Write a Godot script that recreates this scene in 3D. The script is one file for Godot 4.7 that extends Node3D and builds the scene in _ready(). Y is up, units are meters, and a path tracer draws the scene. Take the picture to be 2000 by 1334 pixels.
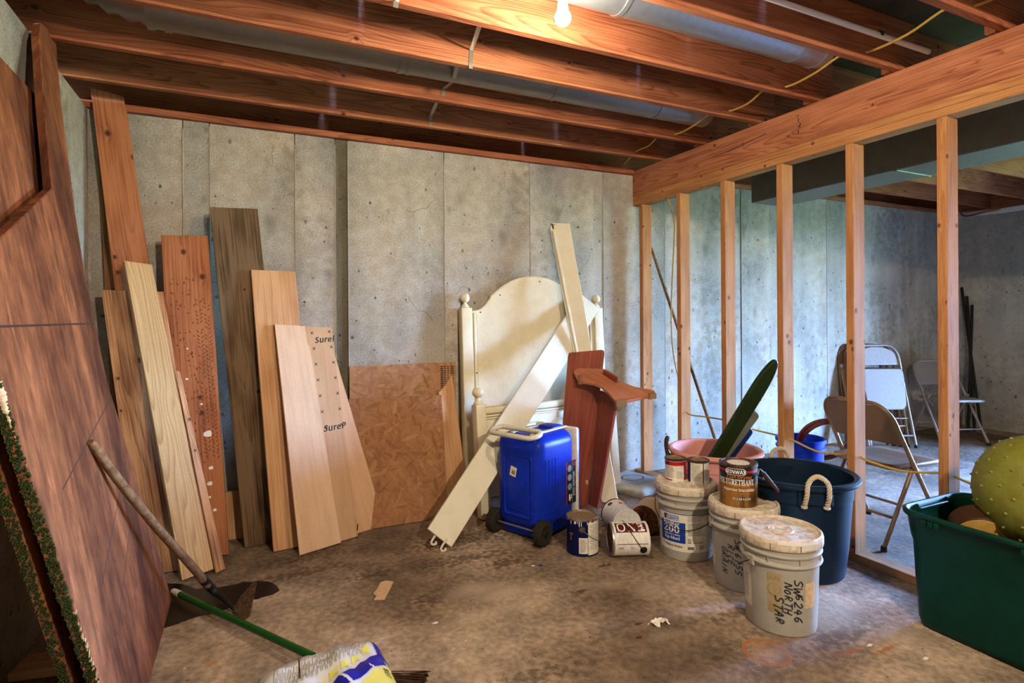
extends Node3D

# ---------------------------------------------------------------- globals
var W := Vector3.ZERO            # origin that mesh vertices are relative to
var M := {}                      # materials
var used := {}
var rng := RandomNumberGenerator.new()

func V(x: float, y: float, z: float) -> Vector3:
	return Vector3(x, y, z)

# ---------------------------------------------------------------- node helpers
func numbered(n: String) -> String:
	var k: int = used.get(n, 0)
	used[n] = k + 1
	return n if k == 0 else "%s_%03d" % [n, k]

func tag(o: Node, label := "", category := "", group := "", kind := "") -> void:
	if label != "": o.set_meta("label", label)
	if category != "": o.set_meta("category", category)
	if group != "": o.set_meta("group", group)
	if kind != "": o.set_meta("kind", kind)

func new_st() -> SurfaceTool:
	var st := SurfaceTool.new()
	st.begin(Mesh.PRIMITIVE_TRIANGLES)
	st.set_smooth_group(-1)
	return st

# commits a SurfaceTool as one named mesh, under parent or at top level (then standing at W)
func obj(called: String, st: SurfaceTool, mat: Material, parent: Node3D = null) -> MeshInstance3D:
	st.generate_normals()
	var mi := MeshInstance3D.new()
	mi.mesh = st.commit()
	mi.material_override = mat
	mi.cast_shadow = GeometryInstance3D.SHADOW_CASTING_SETTING_ON
	if parent == null:
		mi.name = numbered(called)
		add_child(mi, true)
		mi.position = W
	else:
		mi.name = called
		parent.add_child(mi, true)
	return mi

# a thing whose meshes are written in world metres around "at"
func thing(called: String, at: Vector3, label: String, category: String, group := "") -> Node3D:
	var o := Node3D.new()
	o.name = numbered(called)
	add_child(o, true)
	o.position = at
	W = at
	tag(o, label, category, group)
	return o

# a thing whose meshes are written in its own axes
func local_thing(called: String, xf: Transform3D, label: String, category: String, group := "") -> Node3D:
	var o := Node3D.new()
	o.name = numbered(called)
	add_child(o, true)
	o.transform = xf
	W = Vector3.ZERO
	tag(o, label, category, group)
	return o

func setting(called: String) -> Node3D:
	var o := Node3D.new()
	o.name = numbered(called)
	add_child(o, true)
	W = Vector3.ZERO
	tag(o, "", "", "", "structure")
	return o

func lone(called: String, st: SurfaceTool, mat: Material, label: String, category: String, group := "", kind := "") -> MeshInstance3D:
	var o := obj(called, st, mat)
	tag(o, label, category, group, kind)
	return o

# ---------------------------------------------------------------- mesh helpers
func tri(st: SurfaceTool, a: Vector3, b: Vector3, c: Vector3, ua := Vector2.ZERO, ub := Vector2.ZERO, uc := Vector2.ZERO) -> void:
	# a b c run counter-clockwise seen from outside
	st.set_uv(ua); st.add_vertex(a - W)
	st.set_uv(uc); st.add_vertex(c - W)
	st.set_uv(ub); st.add_vertex(b - W)

func quad(st: SurfaceTool, a: Vector3, b: Vector3, c: Vector3, d: Vector3, ua := Vector2.ZERO, ub := Vector2.ZERO, uc := Vector2.ZERO, ud := Vector2.ZERO) -> void:
	tri(st, a, b, c, ua, ub, uc)
	tri(st, a, c, d, ua, uc, ud)

# chamfered box: centre, orthonormal axes, half sizes; the grain (uv y) runs along the longest axis
func cbox(st: SurfaceTool, c: Vector3, ax: Array, h: Vector3, ch := 0.002, uvo := Vector2.ZERO, uvs := 1.0) -> void:
	var long := 0
	if h[1] > h[long]: long = 1
	if h[2] > h[long]: long = 2
	var k: float = min(ch, min(h.x, min(h.y, h.z)) * 0.45)
	var P := func(s: Array, full: int) -> Vector3:
		var p := c
		for i in 3:
			var e: float = h[i] if i == full else h[i] - k
			p += (ax[i] as Vector3) * (float(s[i]) * e)
		return p
	var UV := func(p: Vector3, f: int) -> Vector2:
		var d: Vector3 = p - c
		var v := 0.0
		var u := 0.0
		if f == long:
			v = d.dot(ax[(f + 1) % 3]) * 0.3
			u = d.dot(ax[(f + 2) % 3])
		else:
			v = d.dot(ax[long])
			u = d.dot(ax[3 - f - long]) + h[f] * 1.7
		return Vector2(u * uvs, v * uvs) + uvo
	for f in 3:
		var a := (f + 1) % 3
		var b := (f + 2) % 3
		for sg in [-1, 1]:
			var q := []
			for w in [[-1, -1], [1, -1], [1, 1], [-1, 1]]:
				var s := [0, 0, 0]
				s[f] = sg; s[a] = w[0]; s[b] = w[1]
				q.append(P.call(s, f))
			if sg < 0: q.reverse()
			quad(st, q[0], q[1], q[2], q[3], UV.call(q[0], f), UV.call(q[1], f), UV.call(q[2], f), UV.call(q[3], f))
	if k <= 0.0: return
	for f in 3:       # edges along axis f
		var a := (f + 1) % 3
		var b := (f + 2) % 3
		for sa in [-1, 1]:
			for sb in [-1, 1]:
				var s0 := [0, 0, 0]
				s0[a] = sa; s0[b] = sb
				var s1 := s0.duplicate()
				s0[f] = -1; s1[f] = 1
				var q := [P.call(s0, a), P.call(s1, a), P.call(s1, b), P.call(s0, b)]
				if sa * sb > 0: q.reverse()
				quad(st, q[0], q[1], q[2], q[3], UV.call(q[0], a), UV.call(q[1], a), UV.call(q[2], a), UV.call(q[3], a))
	for sx in [-1, 1]:
		for sy in [-1, 1]:
			for sz in [-1, 1]:
				var s := [sx, sy, sz]
				var q := [P.call(s, 0), P.call(s, 1), P.call(s, 2)]
				if sx * sy * sz < 0: q.reverse()
				tri(st, q[0], q[1], q[2])

const AX := [Vector3(1, 0, 0), Vector3(0, 1, 0), Vector3(0, 0, 1)]

func box(st: SurfaceTool, lo: Vector3, hi: Vector3, ch := 0.002, uvo := Vector2.ZERO, uvs := 1.0) -> void:
	cbox(st, (lo + hi) / 2, AX, (hi - lo) / 2, ch, uvo, uvs)

# a bar of rectangular section from a to b; "side" is the direction of the width w
func bar(st: SurfaceTool, a: Vector3, b: Vector3, w: float, t: float, side: Vector3, ch := 0.002, uvo := Vector2.ZERO) -> void:
	var y := (b - a).normalized()
	var x := (side - y * side.dot(y)).normalized()
	cbox(st, (a + b) / 2, [x, y, x.cross(y)], Vector3(w / 2, a.distance_to(b) / 2, t / 2), ch, uvo)

# a flat board: outline of its front face (any order), thickness behind it; lifted if it would sink into the floor
func slab(st: SurfaceTool, pts: Array, th: float, uvo := Vector2.ZERO, grain := Vector3.UP, ch := 0.002, lift := true, toward := Vector3(0, 1.25, 0)) -> Dictionary:
	var n := Vector3.ZERO
	var mid := Vector3.ZERO
	for i in pts.size():
		n += (pts[i] as Vector3).cross(pts[(i + 1) % pts.size()])
		mid += pts[i]
	mid /= pts.size()
	n = n.normalized()
	var ring := pts.duplicate()
	if n.dot(toward - mid) < 0:
		ring.reverse()
		n = -n
	var g := (grain - n * grain.dot(n)).normalized()
	var r := g.cross(n)                      # right, seen from the front
	var p2 := PackedVector2Array()
	for p in ring: p2.append(Vector2((p - mid).dot(r), (p - mid).dot(g)))
	var m := p2.size()
	var inner := PackedVector2Array()
	for i in m:
		var e0 := (p2[i] - p2[(i + m - 1) % m]).normalized()
		var e1 := (p2[(i + 1) % m] - p2[i]).normalized()
		var n0 := Vector2(-e0.y, e0.x)
		var n1 := Vector2(-e1.y, e1.x)
		var bis := (n0 + n1)
		bis = bis / max(0.4, bis.length_squared() / 2.0)
		inner.append(p2[i] + bis * ch)
	var low := 1e9
	for q in p2:
		low = min(low, (mid + r * q.x + g * q.y).y)
		low = min(low, (mid + r * q.x + g * q.y - n * th).y)
	if lift and low < 0.001: mid.y += 0.001 - low
	var at := func(q: Vector2, d: float) -> Vector3: return mid + r * q.x + g * q.y - n * d
	var idx := Geometry2D.triangulate_polygon(inner)
	for i in range(0, idx.size(), 3):
		var a := inner[idx[i]]; var b := inner[idx[i + 1]]; var c := inner[idx[i + 2]]
		if (b - a).cross(c - a) < 0:
			var t := b; b = c; c = t
		tri(st, at.call(a, 0.0), at.call(b, 0.0), at.call(c, 0.0), a + uvo, b + uvo, c + uvo)
	idx = Geometry2D.triangulate_polygon(p2)
	for i in range(0, idx.size(), 3):
		var a := p2[idx[i]]; var b := p2[idx[i + 1]]; var c := p2[idx[i + 2]]
		if (b - a).cross(c - a) < 0:
			var t := b; b = c; c = t
		tri(st, at.call(a, th), at.call(c, th), at.call(b, th), a + uvo, c + uvo, b + uvo)
	for i in m:
		var j := (i + 1) % m
		var o := Vector2(0.05, 0)
		quad(st, at.call(p2[i], ch), at.call(p2[j], ch), at.call(inner[j], 0.0), at.call(inner[i], 0.0), p2[i] + uvo, p2[j] + uvo, inner[j] + uvo, inner[i] + uvo)
		var e := (p2[j] - p2[i])
		var du := Vector2(th, 0) if abs(e.y) > abs(e.x) else Vector2(0, th)
		quad(st, at.call(p2[i], th), at.call(p2[j], th), at.call(p2[j], ch), at.call(p2[i], ch), p2[i] + uvo + o + du, p2[j] + uvo + o + du, p2[j] + uvo + o, p2[i] + uvo + o)
	return {"mid": mid, "r": r, "g": g, "n": n}

# surface of revolution about y; profile rows are [radius, height]; sharp corners split
func lathe(st: SurfaceTool, prof: Array, seg := 32, c := Vector3.ZERO) -> void:
	var sgp := 1
	var run := 0.0
	for i in prof.size() - 1:
		var d := Vector2(prof[i + 1][0] - prof[i][0], prof[i + 1][1] - prof[i][1])
		if i > 0:
			var d0 := Vector2(prof[i][0] - prof[i - 1][0], prof[i][1] - prof[i - 1][1])
			if abs(d0.angle_to(d)) > 0.62: sgp += 1
		st.set_smooth_group(sgp)
		for k in seg:
			var a0 := TAU * k / seg
			var a1 := TAU * (k + 1) / seg
			var p := func(a: float, w: int) -> Vector3: return c + Vector3(cos(a) * prof[w][0], prof[w][1], sin(a) * prof[w][0])
			var rr: float = max(prof[i][0], prof[i + 1][0])
			var A: Vector3 = p.call(a0, i); var B: Vector3 = p.call(a1, i); var C: Vector3 = p.call(a1, i + 1); var D: Vector3 = p.call(a0, i + 1)
			var u0 := a0 * rr; var u1 := a1 * rr
			# profile runs bottom to top on the outside
			if prof[i][0] > 1e-5: tri(st, A, D, B, Vector2(u0, run), Vector2(u0, run + d.length()), Vector2(u1, run))
			if prof[i + 1][0] > 1e-5: tri(st, B, D, C, Vector2(u1, run), Vector2(u0, run + d.length()), Vector2(u1, run + d.length()))
		run += d.length()
	st.set_smooth_group(-1)

# round tube along points
func tube(st: SurfaceTool, pts: Array, r, seg := 10, closed := false, cap := true) -> void:
	var n := pts.size()
	var rings := []
	var up := Vector3(0.137, 0.91, 0.39).normalized()
	for i in n:
		var a: Vector3 = pts[(i + n - 1) % n] if (closed or i > 0) else pts[0]
		var b: Vector3 = pts[(i + 1) % n] if (closed or i < n - 1) else pts[n - 1]
		var t := (b - a).normalized()
		if abs(up.dot(t)) > 0.97: up = t.cross(Vector3(t.z, t.x, t.y)).normalized()
		up = (up - t * up.dot(t)).normalized()
		var s := t.cross(up)
		var rad: float = r[i] if r is Array else r
		var ring := []
		for k in seg:
			var an := TAU * k / seg
			ring.append((pts[i] as Vector3) + (up * cos(an) + s * sin(an)) * rad)
		rings.append(ring)
	st.set_smooth_group(1)
	var run := 0.0
	for i in (n if closed else n - 1):
		var j := (i + 1) % n
		var shift := 0
		if closed and j == 0:
			var best := 1e9
			for k in seg:
				var dd: float = (rings[0][k] as Vector3).distance_to(rings[i][0])
				if dd < best: best = dd; shift = k
		var len := (pts[i] as Vector3).distance_to(pts[j])
		for k in seg:
			var k2 := (k + 1) % seg
			var u0 := float(k) / seg * 0.1
			var u1 := float(k + 1) / seg * 0.1
			quad(st, rings[i][k2], rings[i][k], rings[j][(k + shift) % seg], rings[j][(k2 + shift) % seg], Vector2(u1, run), Vector2(u0, run), Vector2(u0, run + len), Vector2(u1, run + len))
		run += len
	st.set_smooth_group(-1)
	if cap and not closed:
		for k in seg:
			tri(st, pts[0], rings[0][k], rings[0][(k + 1) % seg])
			tri(st, pts[n - 1], rings[n - 1][(k + 1) % seg], rings[n - 1][k])

# smooth curve through points (Catmull-Rom)
func curve(pts: Array, sub := 6, closed := false) -> Array:
	var out := []
	var n := pts.size()
	for i in (n if closed else n - 1):
		var p0: Vector3 = pts[(i + n - 1) % n] if (closed or i > 0) else pts[0]
		var p1: Vector3 = pts[i]
		var p2: Vector3 = pts[(i + 1) % n]
		var p3: Vector3 = pts[(i + 2) % n] if (closed or i < n - 2) else pts[n - 1]
		for k in sub:
			out.append(p1.cubic_interpolate(p2, p0, p3, float(k) / sub))
	if not closed: out.append(pts[n - 1])
	return out

# rounded box in its own axes
func rbox(st: SurfaceTool, c: Vector3, ax: Array, h: Vector3, r: float, n := 5, taper := 0.0) -> void:
	st.set_smooth_group(1)
	r = min(r, min(h.x, min(h.y, h.z)))
	var ts := []
	for f in 3:
		var row := [-1.0]
		for k in n: row.append(-1.0 + (r / h[f]) * (1.0 - cos(PI / 2 * (k + 1) / n)) )
		var back := row.duplicate()
		back.reverse()
		for b in back: row.append(-b)
		ts.append(row)
	for f in 3:
		var a := (f + 1) % 3
		var b := (f + 2) % 3
		for sg in [-1, 1]:
			var P := func(i: int, j: int) -> Vector3:
				var q := Vector3.ZERO
				q[f] = sg * h[f]; q[a] = ts[a][i] * h[a]; q[b] = ts[b][j] * h[b]
				var inn := Vector3(clamp(q.x, -h.x + r, h.x - r), clamp(q.y, -h.y + r, h.y - r), clamp(q.z, -h.z + r, h.z - r))
				var d := q - inn
				var e := inn + d.normalized() * r if d.length() > 1e-6 else q
				var s := 1.0 + taper * e.y / h.y
				return c + ax[0] * (e.x * s) + ax[1] * e.y + ax[2] * (e.z * s)
			for i in ts[a].size() - 1:
				for j in ts[b].size() - 1:
					if sg > 0: quad(st, P.call(i, j), P.call(i + 1, j), P.call(i + 1, j + 1), P.call(i, j + 1))
					else: quad(st, P.call(i, j), P.call(i, j + 1), P.call(i + 1, j + 1), P.call(i + 1, j))
	st.set_smooth_group(-1)

# part of a cylinder about y: angles a0..a1, heights y0..y1, between a radius at the foot and at the head
func patch(st: SurfaceTool, r0: float, r1: float, a0: float, a1: float, y0: float, y1: float, n := 16, c := Vector3.ZERO) -> void:
	st.set_smooth_group(1)
	for k in n:
		var b0: float = lerp(a0, a1, float(k) / n)
		var b1: float = lerp(a0, a1, float(k + 1) / n)
		var d0 := Vector3(cos(b0), 0, sin(b0)); var d1 := Vector3(cos(b1), 0, sin(b1))
		var u0 := b0 * r0; var u1 := b1 * r0
		quad(st, c + d0 * r0 + V(0, y0, 0), c + d0 * r1 + V(0, y1, 0), c + d1 * r1 + V(0, y1, 0), c + d1 * r0 + V(0, y0, 0), Vector2(u0, y0), Vector2(u0, y1), Vector2(u1, y1), Vector2(u1, y0))
	st.set_smooth_group(-1)

# lettering: triangles of a text laid through a mapping Vector2 -> Vector3 (x right, y up, origin at the middle of the text)
var fonts := {}
func letters(st: SurfaceTool, s: String, font: String, height: float, place: Callable, stretch := 1.0, shear := 0.0, cut := 0.0) -> void:
	var bold := font.ends_with("!")
	if not fonts.has(font):
		var f := SystemFont.new()
		f.font_names = [font.trim_suffix("!")]
		f.font_weight = 700 if bold else 400
		fonts[font] = f
	var t := TextMesh.new()
	t.font = fonts[font]
	t.text = s
	t.font_size = 48
	t.pixel_size = 1.0 / 34.0
	t.depth = 0.0
	t.curve_step = 1.5
	var arr := t.get_mesh_arrays()
	var vs: PackedVector3Array = arr[0]
	var ix = arr[12]
	var order := PackedInt32Array()
	if ix != null and ix.size() > 0: order = ix
	else:
		for i in vs.size(): order.append(i)
	var mid := t.get_aabb().get_center()
	for i in range(0, order.size(), 3):
		var q := []
		for k in 3:
			var p := vs[order[i + k]] - mid
			q.append(Vector2((p.x + p.y * shear) * stretch, p.y) * height)
		if (q[1] - q[0]).cross(q[2] - q[0]) < 0: q.reverse()
		if cut > 0.0 and max(q[0].x, max(q[1].x, q[2].x)) > cut: 
			for k in 3: q[k].x = min(q[k].x, cut)
		split_letter(st, q[0], q[1], q[2], place, 2)

func split_letter(st: SurfaceTool, a: Vector2, b: Vector2, c: Vector2, place: Callable, depth: int) -> void:
	if depth > 0 and max(abs(a.x - b.x), max(abs(b.x - c.x), abs(a.x - c.x))) > 0.012:
		var ab := (a + b) / 2; var bc := (b + c) / 2; var ca := (c + a) / 2
		split_letter(st, a, ab, ca, place, depth - 1)
		split_letter(st, ab, b, bc, place, depth - 1)
		split_letter(st, ca, bc, c, place, depth - 1)
		split_letter(st, ab, bc, ca, place, depth - 1)
	else:
		tri(st, place.call(a), place.call(b), place.call(c))

# places text on a cylinder (middle at angle a, height y); turned = true reads downwards
func on_can(r: float, a: float, y: float, turned := false, slope := 0.0) -> Callable:
	return func(p: Vector2) -> Vector3:
		var q := Vector2(p.y, -p.x) if turned else p
		var rr := r + slope * q.y
		var an := a - q.x / rr
		return Vector3(cos(an) * rr, y + q.y, sin(an) * rr)

func on_plane(o: Vector3, right: Vector3, up: Vector3) -> Callable:
	return func(p: Vector2) -> Vector3: return o + right * p.x + up * p.y

# ---------------------------------------------------------------- textures
func noise_bytes(w: int, h: int, seed_: int, freq: float, oct := 3, type := FastNoiseLite.TYPE_SIMPLEX_SMOOTH) -> PackedByteArray:
	var n := FastNoiseLite.new()
	n.seed = seed_
	n.noise_type = type
	n.frequency = freq
	n.fractal_octaves = oct
	return n.get_seamless_image(w, h).get_data() if w * h < 300000 else n.get_image(w, h).get_data()

func stretched(w: int, h: int, seed_: int, sw: int, sh: int, freq: float) -> PackedByteArray:
	var n := FastNoiseLite.new()
	n.seed = seed_
	n.frequency = freq
	n.fractal_octaves = 3
	# wrapped round by a margin first, so that the enlarged picture still closes on itself
	var im := n.get_seamless_image(sw, sh)
	var pad := 4
	var wide := Image.create(sw + pad * 2, sh + pad * 2, false, im.get_format())
	for i in [-1, 0, 1]:
		for j in [-1, 0, 1]: wide.blit_rect(im, Rect2i(0, 0, sw, sh), Vector2i(pad + i * sw, pad + j * sh))
	var kx := float(w) / sw; var ky := float(h) / sh
	wide.resize(int(round((sw + pad * 2) * kx)), int(round((sh + pad * 2) * ky)), Image.INTERPOLATE_CUBIC)
	return wide.get_region(Rect2i(int(round(pad * kx)), int(round(pad * ky)), w, h)).get_data()

func to_tex(d: PackedByteArray, w: int, h: int) -> ImageTexture:
	var im := Image.create_from_data(w, h, false, Image.FORMAT_RGB8, d)
	im.generate_mipmaps()
	return ImageTexture.create_from_image(im)

# sawn wood: 0.3 m across, 2.4 m along
func wood(seed_: int, light: Color, dark: Color, rings := 130.0, ring_amt := 0.75, streak_amt := 0.5, blotch := 0.35, knots := 3, tilt := 0.02) -> ImageTexture:
	var w := 256; var h := 1024
	var low := stretched(w, h, seed_, 48, 40, 0.035)
	var st := stretched(w, h, seed_ + 5, 256, 20, 0.09)
	var big := stretched(w, h, seed_ + 9, 32, 64, 0.07)
	var r := RandomNumberGenerator.new()
	r.seed = seed_
	var kn := []
	for k in knots: kn.append([r.randf_range(20, w - 20), r.randf_range(30, h - 30), r.randf_range(3, 7.5)])
	var cx := r.randf_range(-0.06, 0.06)
	var out := PackedByteArray()
	out.resize(w * h * 3)
	var o := 0
	for y in h:
		var yy := float(y) / h
		var dep := 0.035 + tilt * sin(yy * TAU)  # closes on itself along the board
		for x in w:
			var i := y * w + x
			var u := (float(x) / w - 0.5) * 0.3 - cx + (low[i] - 128) * 0.00022
			var bend := 0.0
			var kd := 0.0
			for q in kn:
				var dx: float = (x - q[0]) / (q[2] * 1.3)
				var dy: float = (y - q[1]) / (q[2] * 0.8)
				var d2 := dx * dx + dy * dy
				if d2 < 30.0:
					bend += 0.012 * exp(-d2 * 0.16)
					if d2 < 2.0: kd = max(kd, 1.0 - d2 * 0.5)
			var rad := sqrt(u * u + dep * dep) + bend + (low[i] - 128) * 0.00003
			var f := rad * rings
			f = f - floor(f)
			var ring := f * f * f
			if f > 0.9: ring *= (1.0 - f) * 10.0
			var t := ring * ring_amt + (st[i] - 128) / 128.0 * streak_amt * 0.5 + (big[i] - 128) / 128.0 * blotch
			t = clamp(t + 0.12, 0.0, 1.0)
			var c := light.lerp(dark, t)
			c = c * (1.0 + r.randf_range(-0.05, 0.05))
			if kd > 0.0: c = c.lerp(dark.darkened(0.4), min(0.85, kd))
			out[o] = int(c.r * 255); out[o + 1] = int(c.g * 255); out[o + 2] = int(c.b * 255)
			o += 3
	return to_tex(out, w, h)

# strands pressed into a sheet; dir 0 = every way, 1 = mostly along y
func strands(seed_: int, cols: Array, count: int, dirs: int, w := 512, h := 512, slen := 46.0) -> ImageTexture:
	var r := RandomNumberGenerator.new()
	r.seed = seed_
	var out := PackedByteArray()
	out.resize(w * h * 3)
	var c0: Color = cols[0]
	for i in w * h:
		out[i * 3] = int(c0.r * 255); out[i * 3 + 1] = int(c0.g * 255); out[i * 3 + 2] = int(c0.b * 255)
	for k in count:
		var c: Color = (cols[r.randi() % cols.size()] as Color)
		c = c.lightened(r.randf() * 0.08) if r.randf() > 0.5 else c.darkened(r.randf() * 0.14)
		var a := r.randf() * TAU if dirs == 0 else PI / 2 + r.randfn(0.0, 0.13)
		var L := slen * r.randf_range(0.5, 1.3)
		var wd := r.randf_range(3.0, 14.0) if dirs == 0 else r.randf_range(1.0, 3.5)
		var cx := r.randf() * w; var cy := r.randf() * h
		var dx := cos(a); var dy := sin(a)
		var op := r.randf_range(0.3, 0.75)
		for i in int(L):
			var tt := i - L / 2
			var ww := wd * (1.0 - pow(abs(tt) / (L / 2), 4.0))
			for j in int(max(1.0, ww)):
				var jj := j - ww / 2
				var px := posmod(int(cx + dx * tt - dy * jj), w)
				var py := posmod(int(cy + dy * tt + dx * jj), h)
				var q := (py * w + px) * 3
				var e := op
				var f := 0.92 if j == 0 else 1.0
				out[q] = int(lerp(float(out[q]), c.r * 255 * f, e)); out[q + 1] = int(lerp(float(out[q + 1]), c.g * 255 * f, e)); out[q + 2] = int(lerp(float(out[q + 2]), c.b * 255 * f, e))
	return to_tex(out, w, h)

# weathered fibre sheet: long pressed strands, darker in long runs; 1.35 m across, 2.5 m long
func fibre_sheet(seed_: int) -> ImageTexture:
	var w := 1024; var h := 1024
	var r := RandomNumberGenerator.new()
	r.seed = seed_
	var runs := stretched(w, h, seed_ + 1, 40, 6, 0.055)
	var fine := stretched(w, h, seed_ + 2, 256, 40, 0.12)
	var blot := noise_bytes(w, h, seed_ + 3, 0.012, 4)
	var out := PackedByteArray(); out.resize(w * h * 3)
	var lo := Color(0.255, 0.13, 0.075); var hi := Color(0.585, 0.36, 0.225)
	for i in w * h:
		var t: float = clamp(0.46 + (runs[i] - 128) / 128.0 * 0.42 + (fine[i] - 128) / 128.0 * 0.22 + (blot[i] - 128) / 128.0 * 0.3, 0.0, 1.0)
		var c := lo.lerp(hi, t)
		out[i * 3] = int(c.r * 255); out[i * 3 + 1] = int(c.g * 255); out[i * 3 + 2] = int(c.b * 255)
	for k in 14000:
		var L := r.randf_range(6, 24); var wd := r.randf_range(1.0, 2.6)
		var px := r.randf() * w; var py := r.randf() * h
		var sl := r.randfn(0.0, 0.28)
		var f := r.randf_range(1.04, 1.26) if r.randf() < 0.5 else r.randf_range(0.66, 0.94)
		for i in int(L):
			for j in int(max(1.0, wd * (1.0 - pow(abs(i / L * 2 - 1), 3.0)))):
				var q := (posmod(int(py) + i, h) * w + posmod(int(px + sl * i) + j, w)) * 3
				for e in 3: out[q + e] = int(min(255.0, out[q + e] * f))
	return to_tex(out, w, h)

# cast concrete wall: 3 m across, 2.4 m high
func concrete(seed_: int, base: Color, w := 1024, h := 820) -> Array:
	var a := noise_bytes(w, h, seed_, 0.004, 4)
	var b := noise_bytes(w, h, seed_ + 1, 0.03, 4)
	var c := noise_bytes(w, h, seed_ + 2, 0.22, 2)
	var v := stretched(w, h, seed_ + 3, 256, 12, 0.05)
	var rel := PackedByteArray(); rel.resize(w * h * 3)
	var out := PackedByteArray(); out.resize(w * h * 3)
	var rr := RandomNumberGenerator.new()
	rr.seed = seed_ + 4
	for i in w * h:
		var t := (a[i] - 128) / 128.0 * 0.09 + (b[i] - 128) / 128.0 * 0.075 + (c[i] - 128) / 128.0 * 0.12 + (v[i] - 128) / 128.0 * 0.07
		var k := 1.0 + t + rr.randf_range(-0.06, 0.06)
		var warm := (a[i] - b[i]) / 255.0 * 0.03
		out[i * 3] = int(clamp((base.r + warm) * k, 0, 1) * 255); out[i * 3 + 1] = int(clamp(base.g * k, 0, 1) * 255); out[i * 3 + 2] = int(clamp((base.b - warm) * k, 0, 1) * 255)
		var g := int(clamp(128 + (b[i] - 128) * 0.25 + (c[i] - 128) * 0.2, 0, 255))
		rel[i * 3] = g; rel[i * 3 + 1] = g; rel[i * 3 + 2] = g
	var r := RandomNumberGenerator.new()
	r.seed = seed_
	for k in 1200:           # air holes
		var px := r.randi() % w; var py := int(h * pow(r.randf(), 0.6))
		var rx := 0.75 + pow(r.randf(), 7.0) * 2.8
		var ry := rx * r.randf_range(0.8, 1.9)
		var dk := r.randf_range(0.5, 0.85)
		for y in range(int(-ry), int(ry) + 1):
			for x in range(int(-rx), int(rx) + 1):
				if x * x / (rx * rx + 0.3) + y * y / (ry * ry + 0.3) <= 1.0:
					var q := (posmod(py + y, h) * w + posmod(px + x, w)) * 3
					for e in 3:
						out[q + e] = int(out[q + e] * dk); rel[q + e] = 40
	for k in 18:            # hairline cracks and worm marks
		var px := r.randf() * w; var py := r.randf() * h
		var an := r.randf() * TAU
		for s in r.randi_range(14, 90):
			an += r.randfn(0, 0.16)
			px += cos(an); py += sin(an)
			var q := (posmod(int(py), h) * w + posmod(int(px), w)) * 3
			for e in 3: out[q + e] = int(out[q + e] * 0.66)
	for k in 26:            # dark blots round the form ties, with a run below
		var px := r.randf() * w; var py := r.randf() * h
		var br := r.randf_range(5, 22)
		for y in range(int(-br), int(br * 2.2)):
			for x in range(int(-br), int(br)):
				var d := sqrt(x * x + (y * y if y < 0 else y * y * 0.2)) / br
				if d < 1.0:
					var q := (posmod(int(py) + y, h) * w + posmod(int(px) + x, w)) * 3
					var f := 1.0 - 0.2 * (1.0 - d) * (0.4 + c[posmod(int(py) + y, h) * w + posmod(int(px) + x, w)] / 255.0)
					for e in 3: out[q + e] = int(out[q + e] * f)
	for k in 22:            # broad damp and dusty patches
		var wet := k % 3 != 0
		blob(out, w, h, b, r.randf() * w, r.randf() * h, r.randf_range(25, 90), r.randf_range(40, 120), Color(0.40, 0.36, 0.30) if wet else Color(0.74, 0.71, 0.65), r.randf_range(0.12, 0.26), 0.9)
	return [to_tex(out, w, h), to_tex(rel, w, h)]

func blob(out: PackedByteArray, w: int, h: int, nz: PackedByteArray, px: float, py: float, rx: float, ry: float, col: Color, amt: float, rag := 0.5) -> void:
	for y in range(int(-ry * 1.5), int(ry * 1.5) + 1):
		for x in range(int(-rx * 1.5), int(rx * 1.5) + 1):
			var X := posmod(int(px) + x, w); var Y := posmod(int(py) + y, h)
			var d := sqrt(x * x / (rx * rx) + y * y / (ry * ry)) + (nz[Y * w + X] - 128) / 128.0 * rag
			if d < 1.0:
				var q := (Y * w + X) * 3
				var f: float = amt * clamp((1.0 - d) * 1.3, 0.0, 1.0)
				out[q] = int(lerp(float(out[q]), col.r * 255, f)); out[q + 1] = int(lerp(float(out[q + 1]), col.g * 255, f)); out[q + 2] = int(lerp(float(out[q + 2]), col.b * 255, f))

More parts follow.
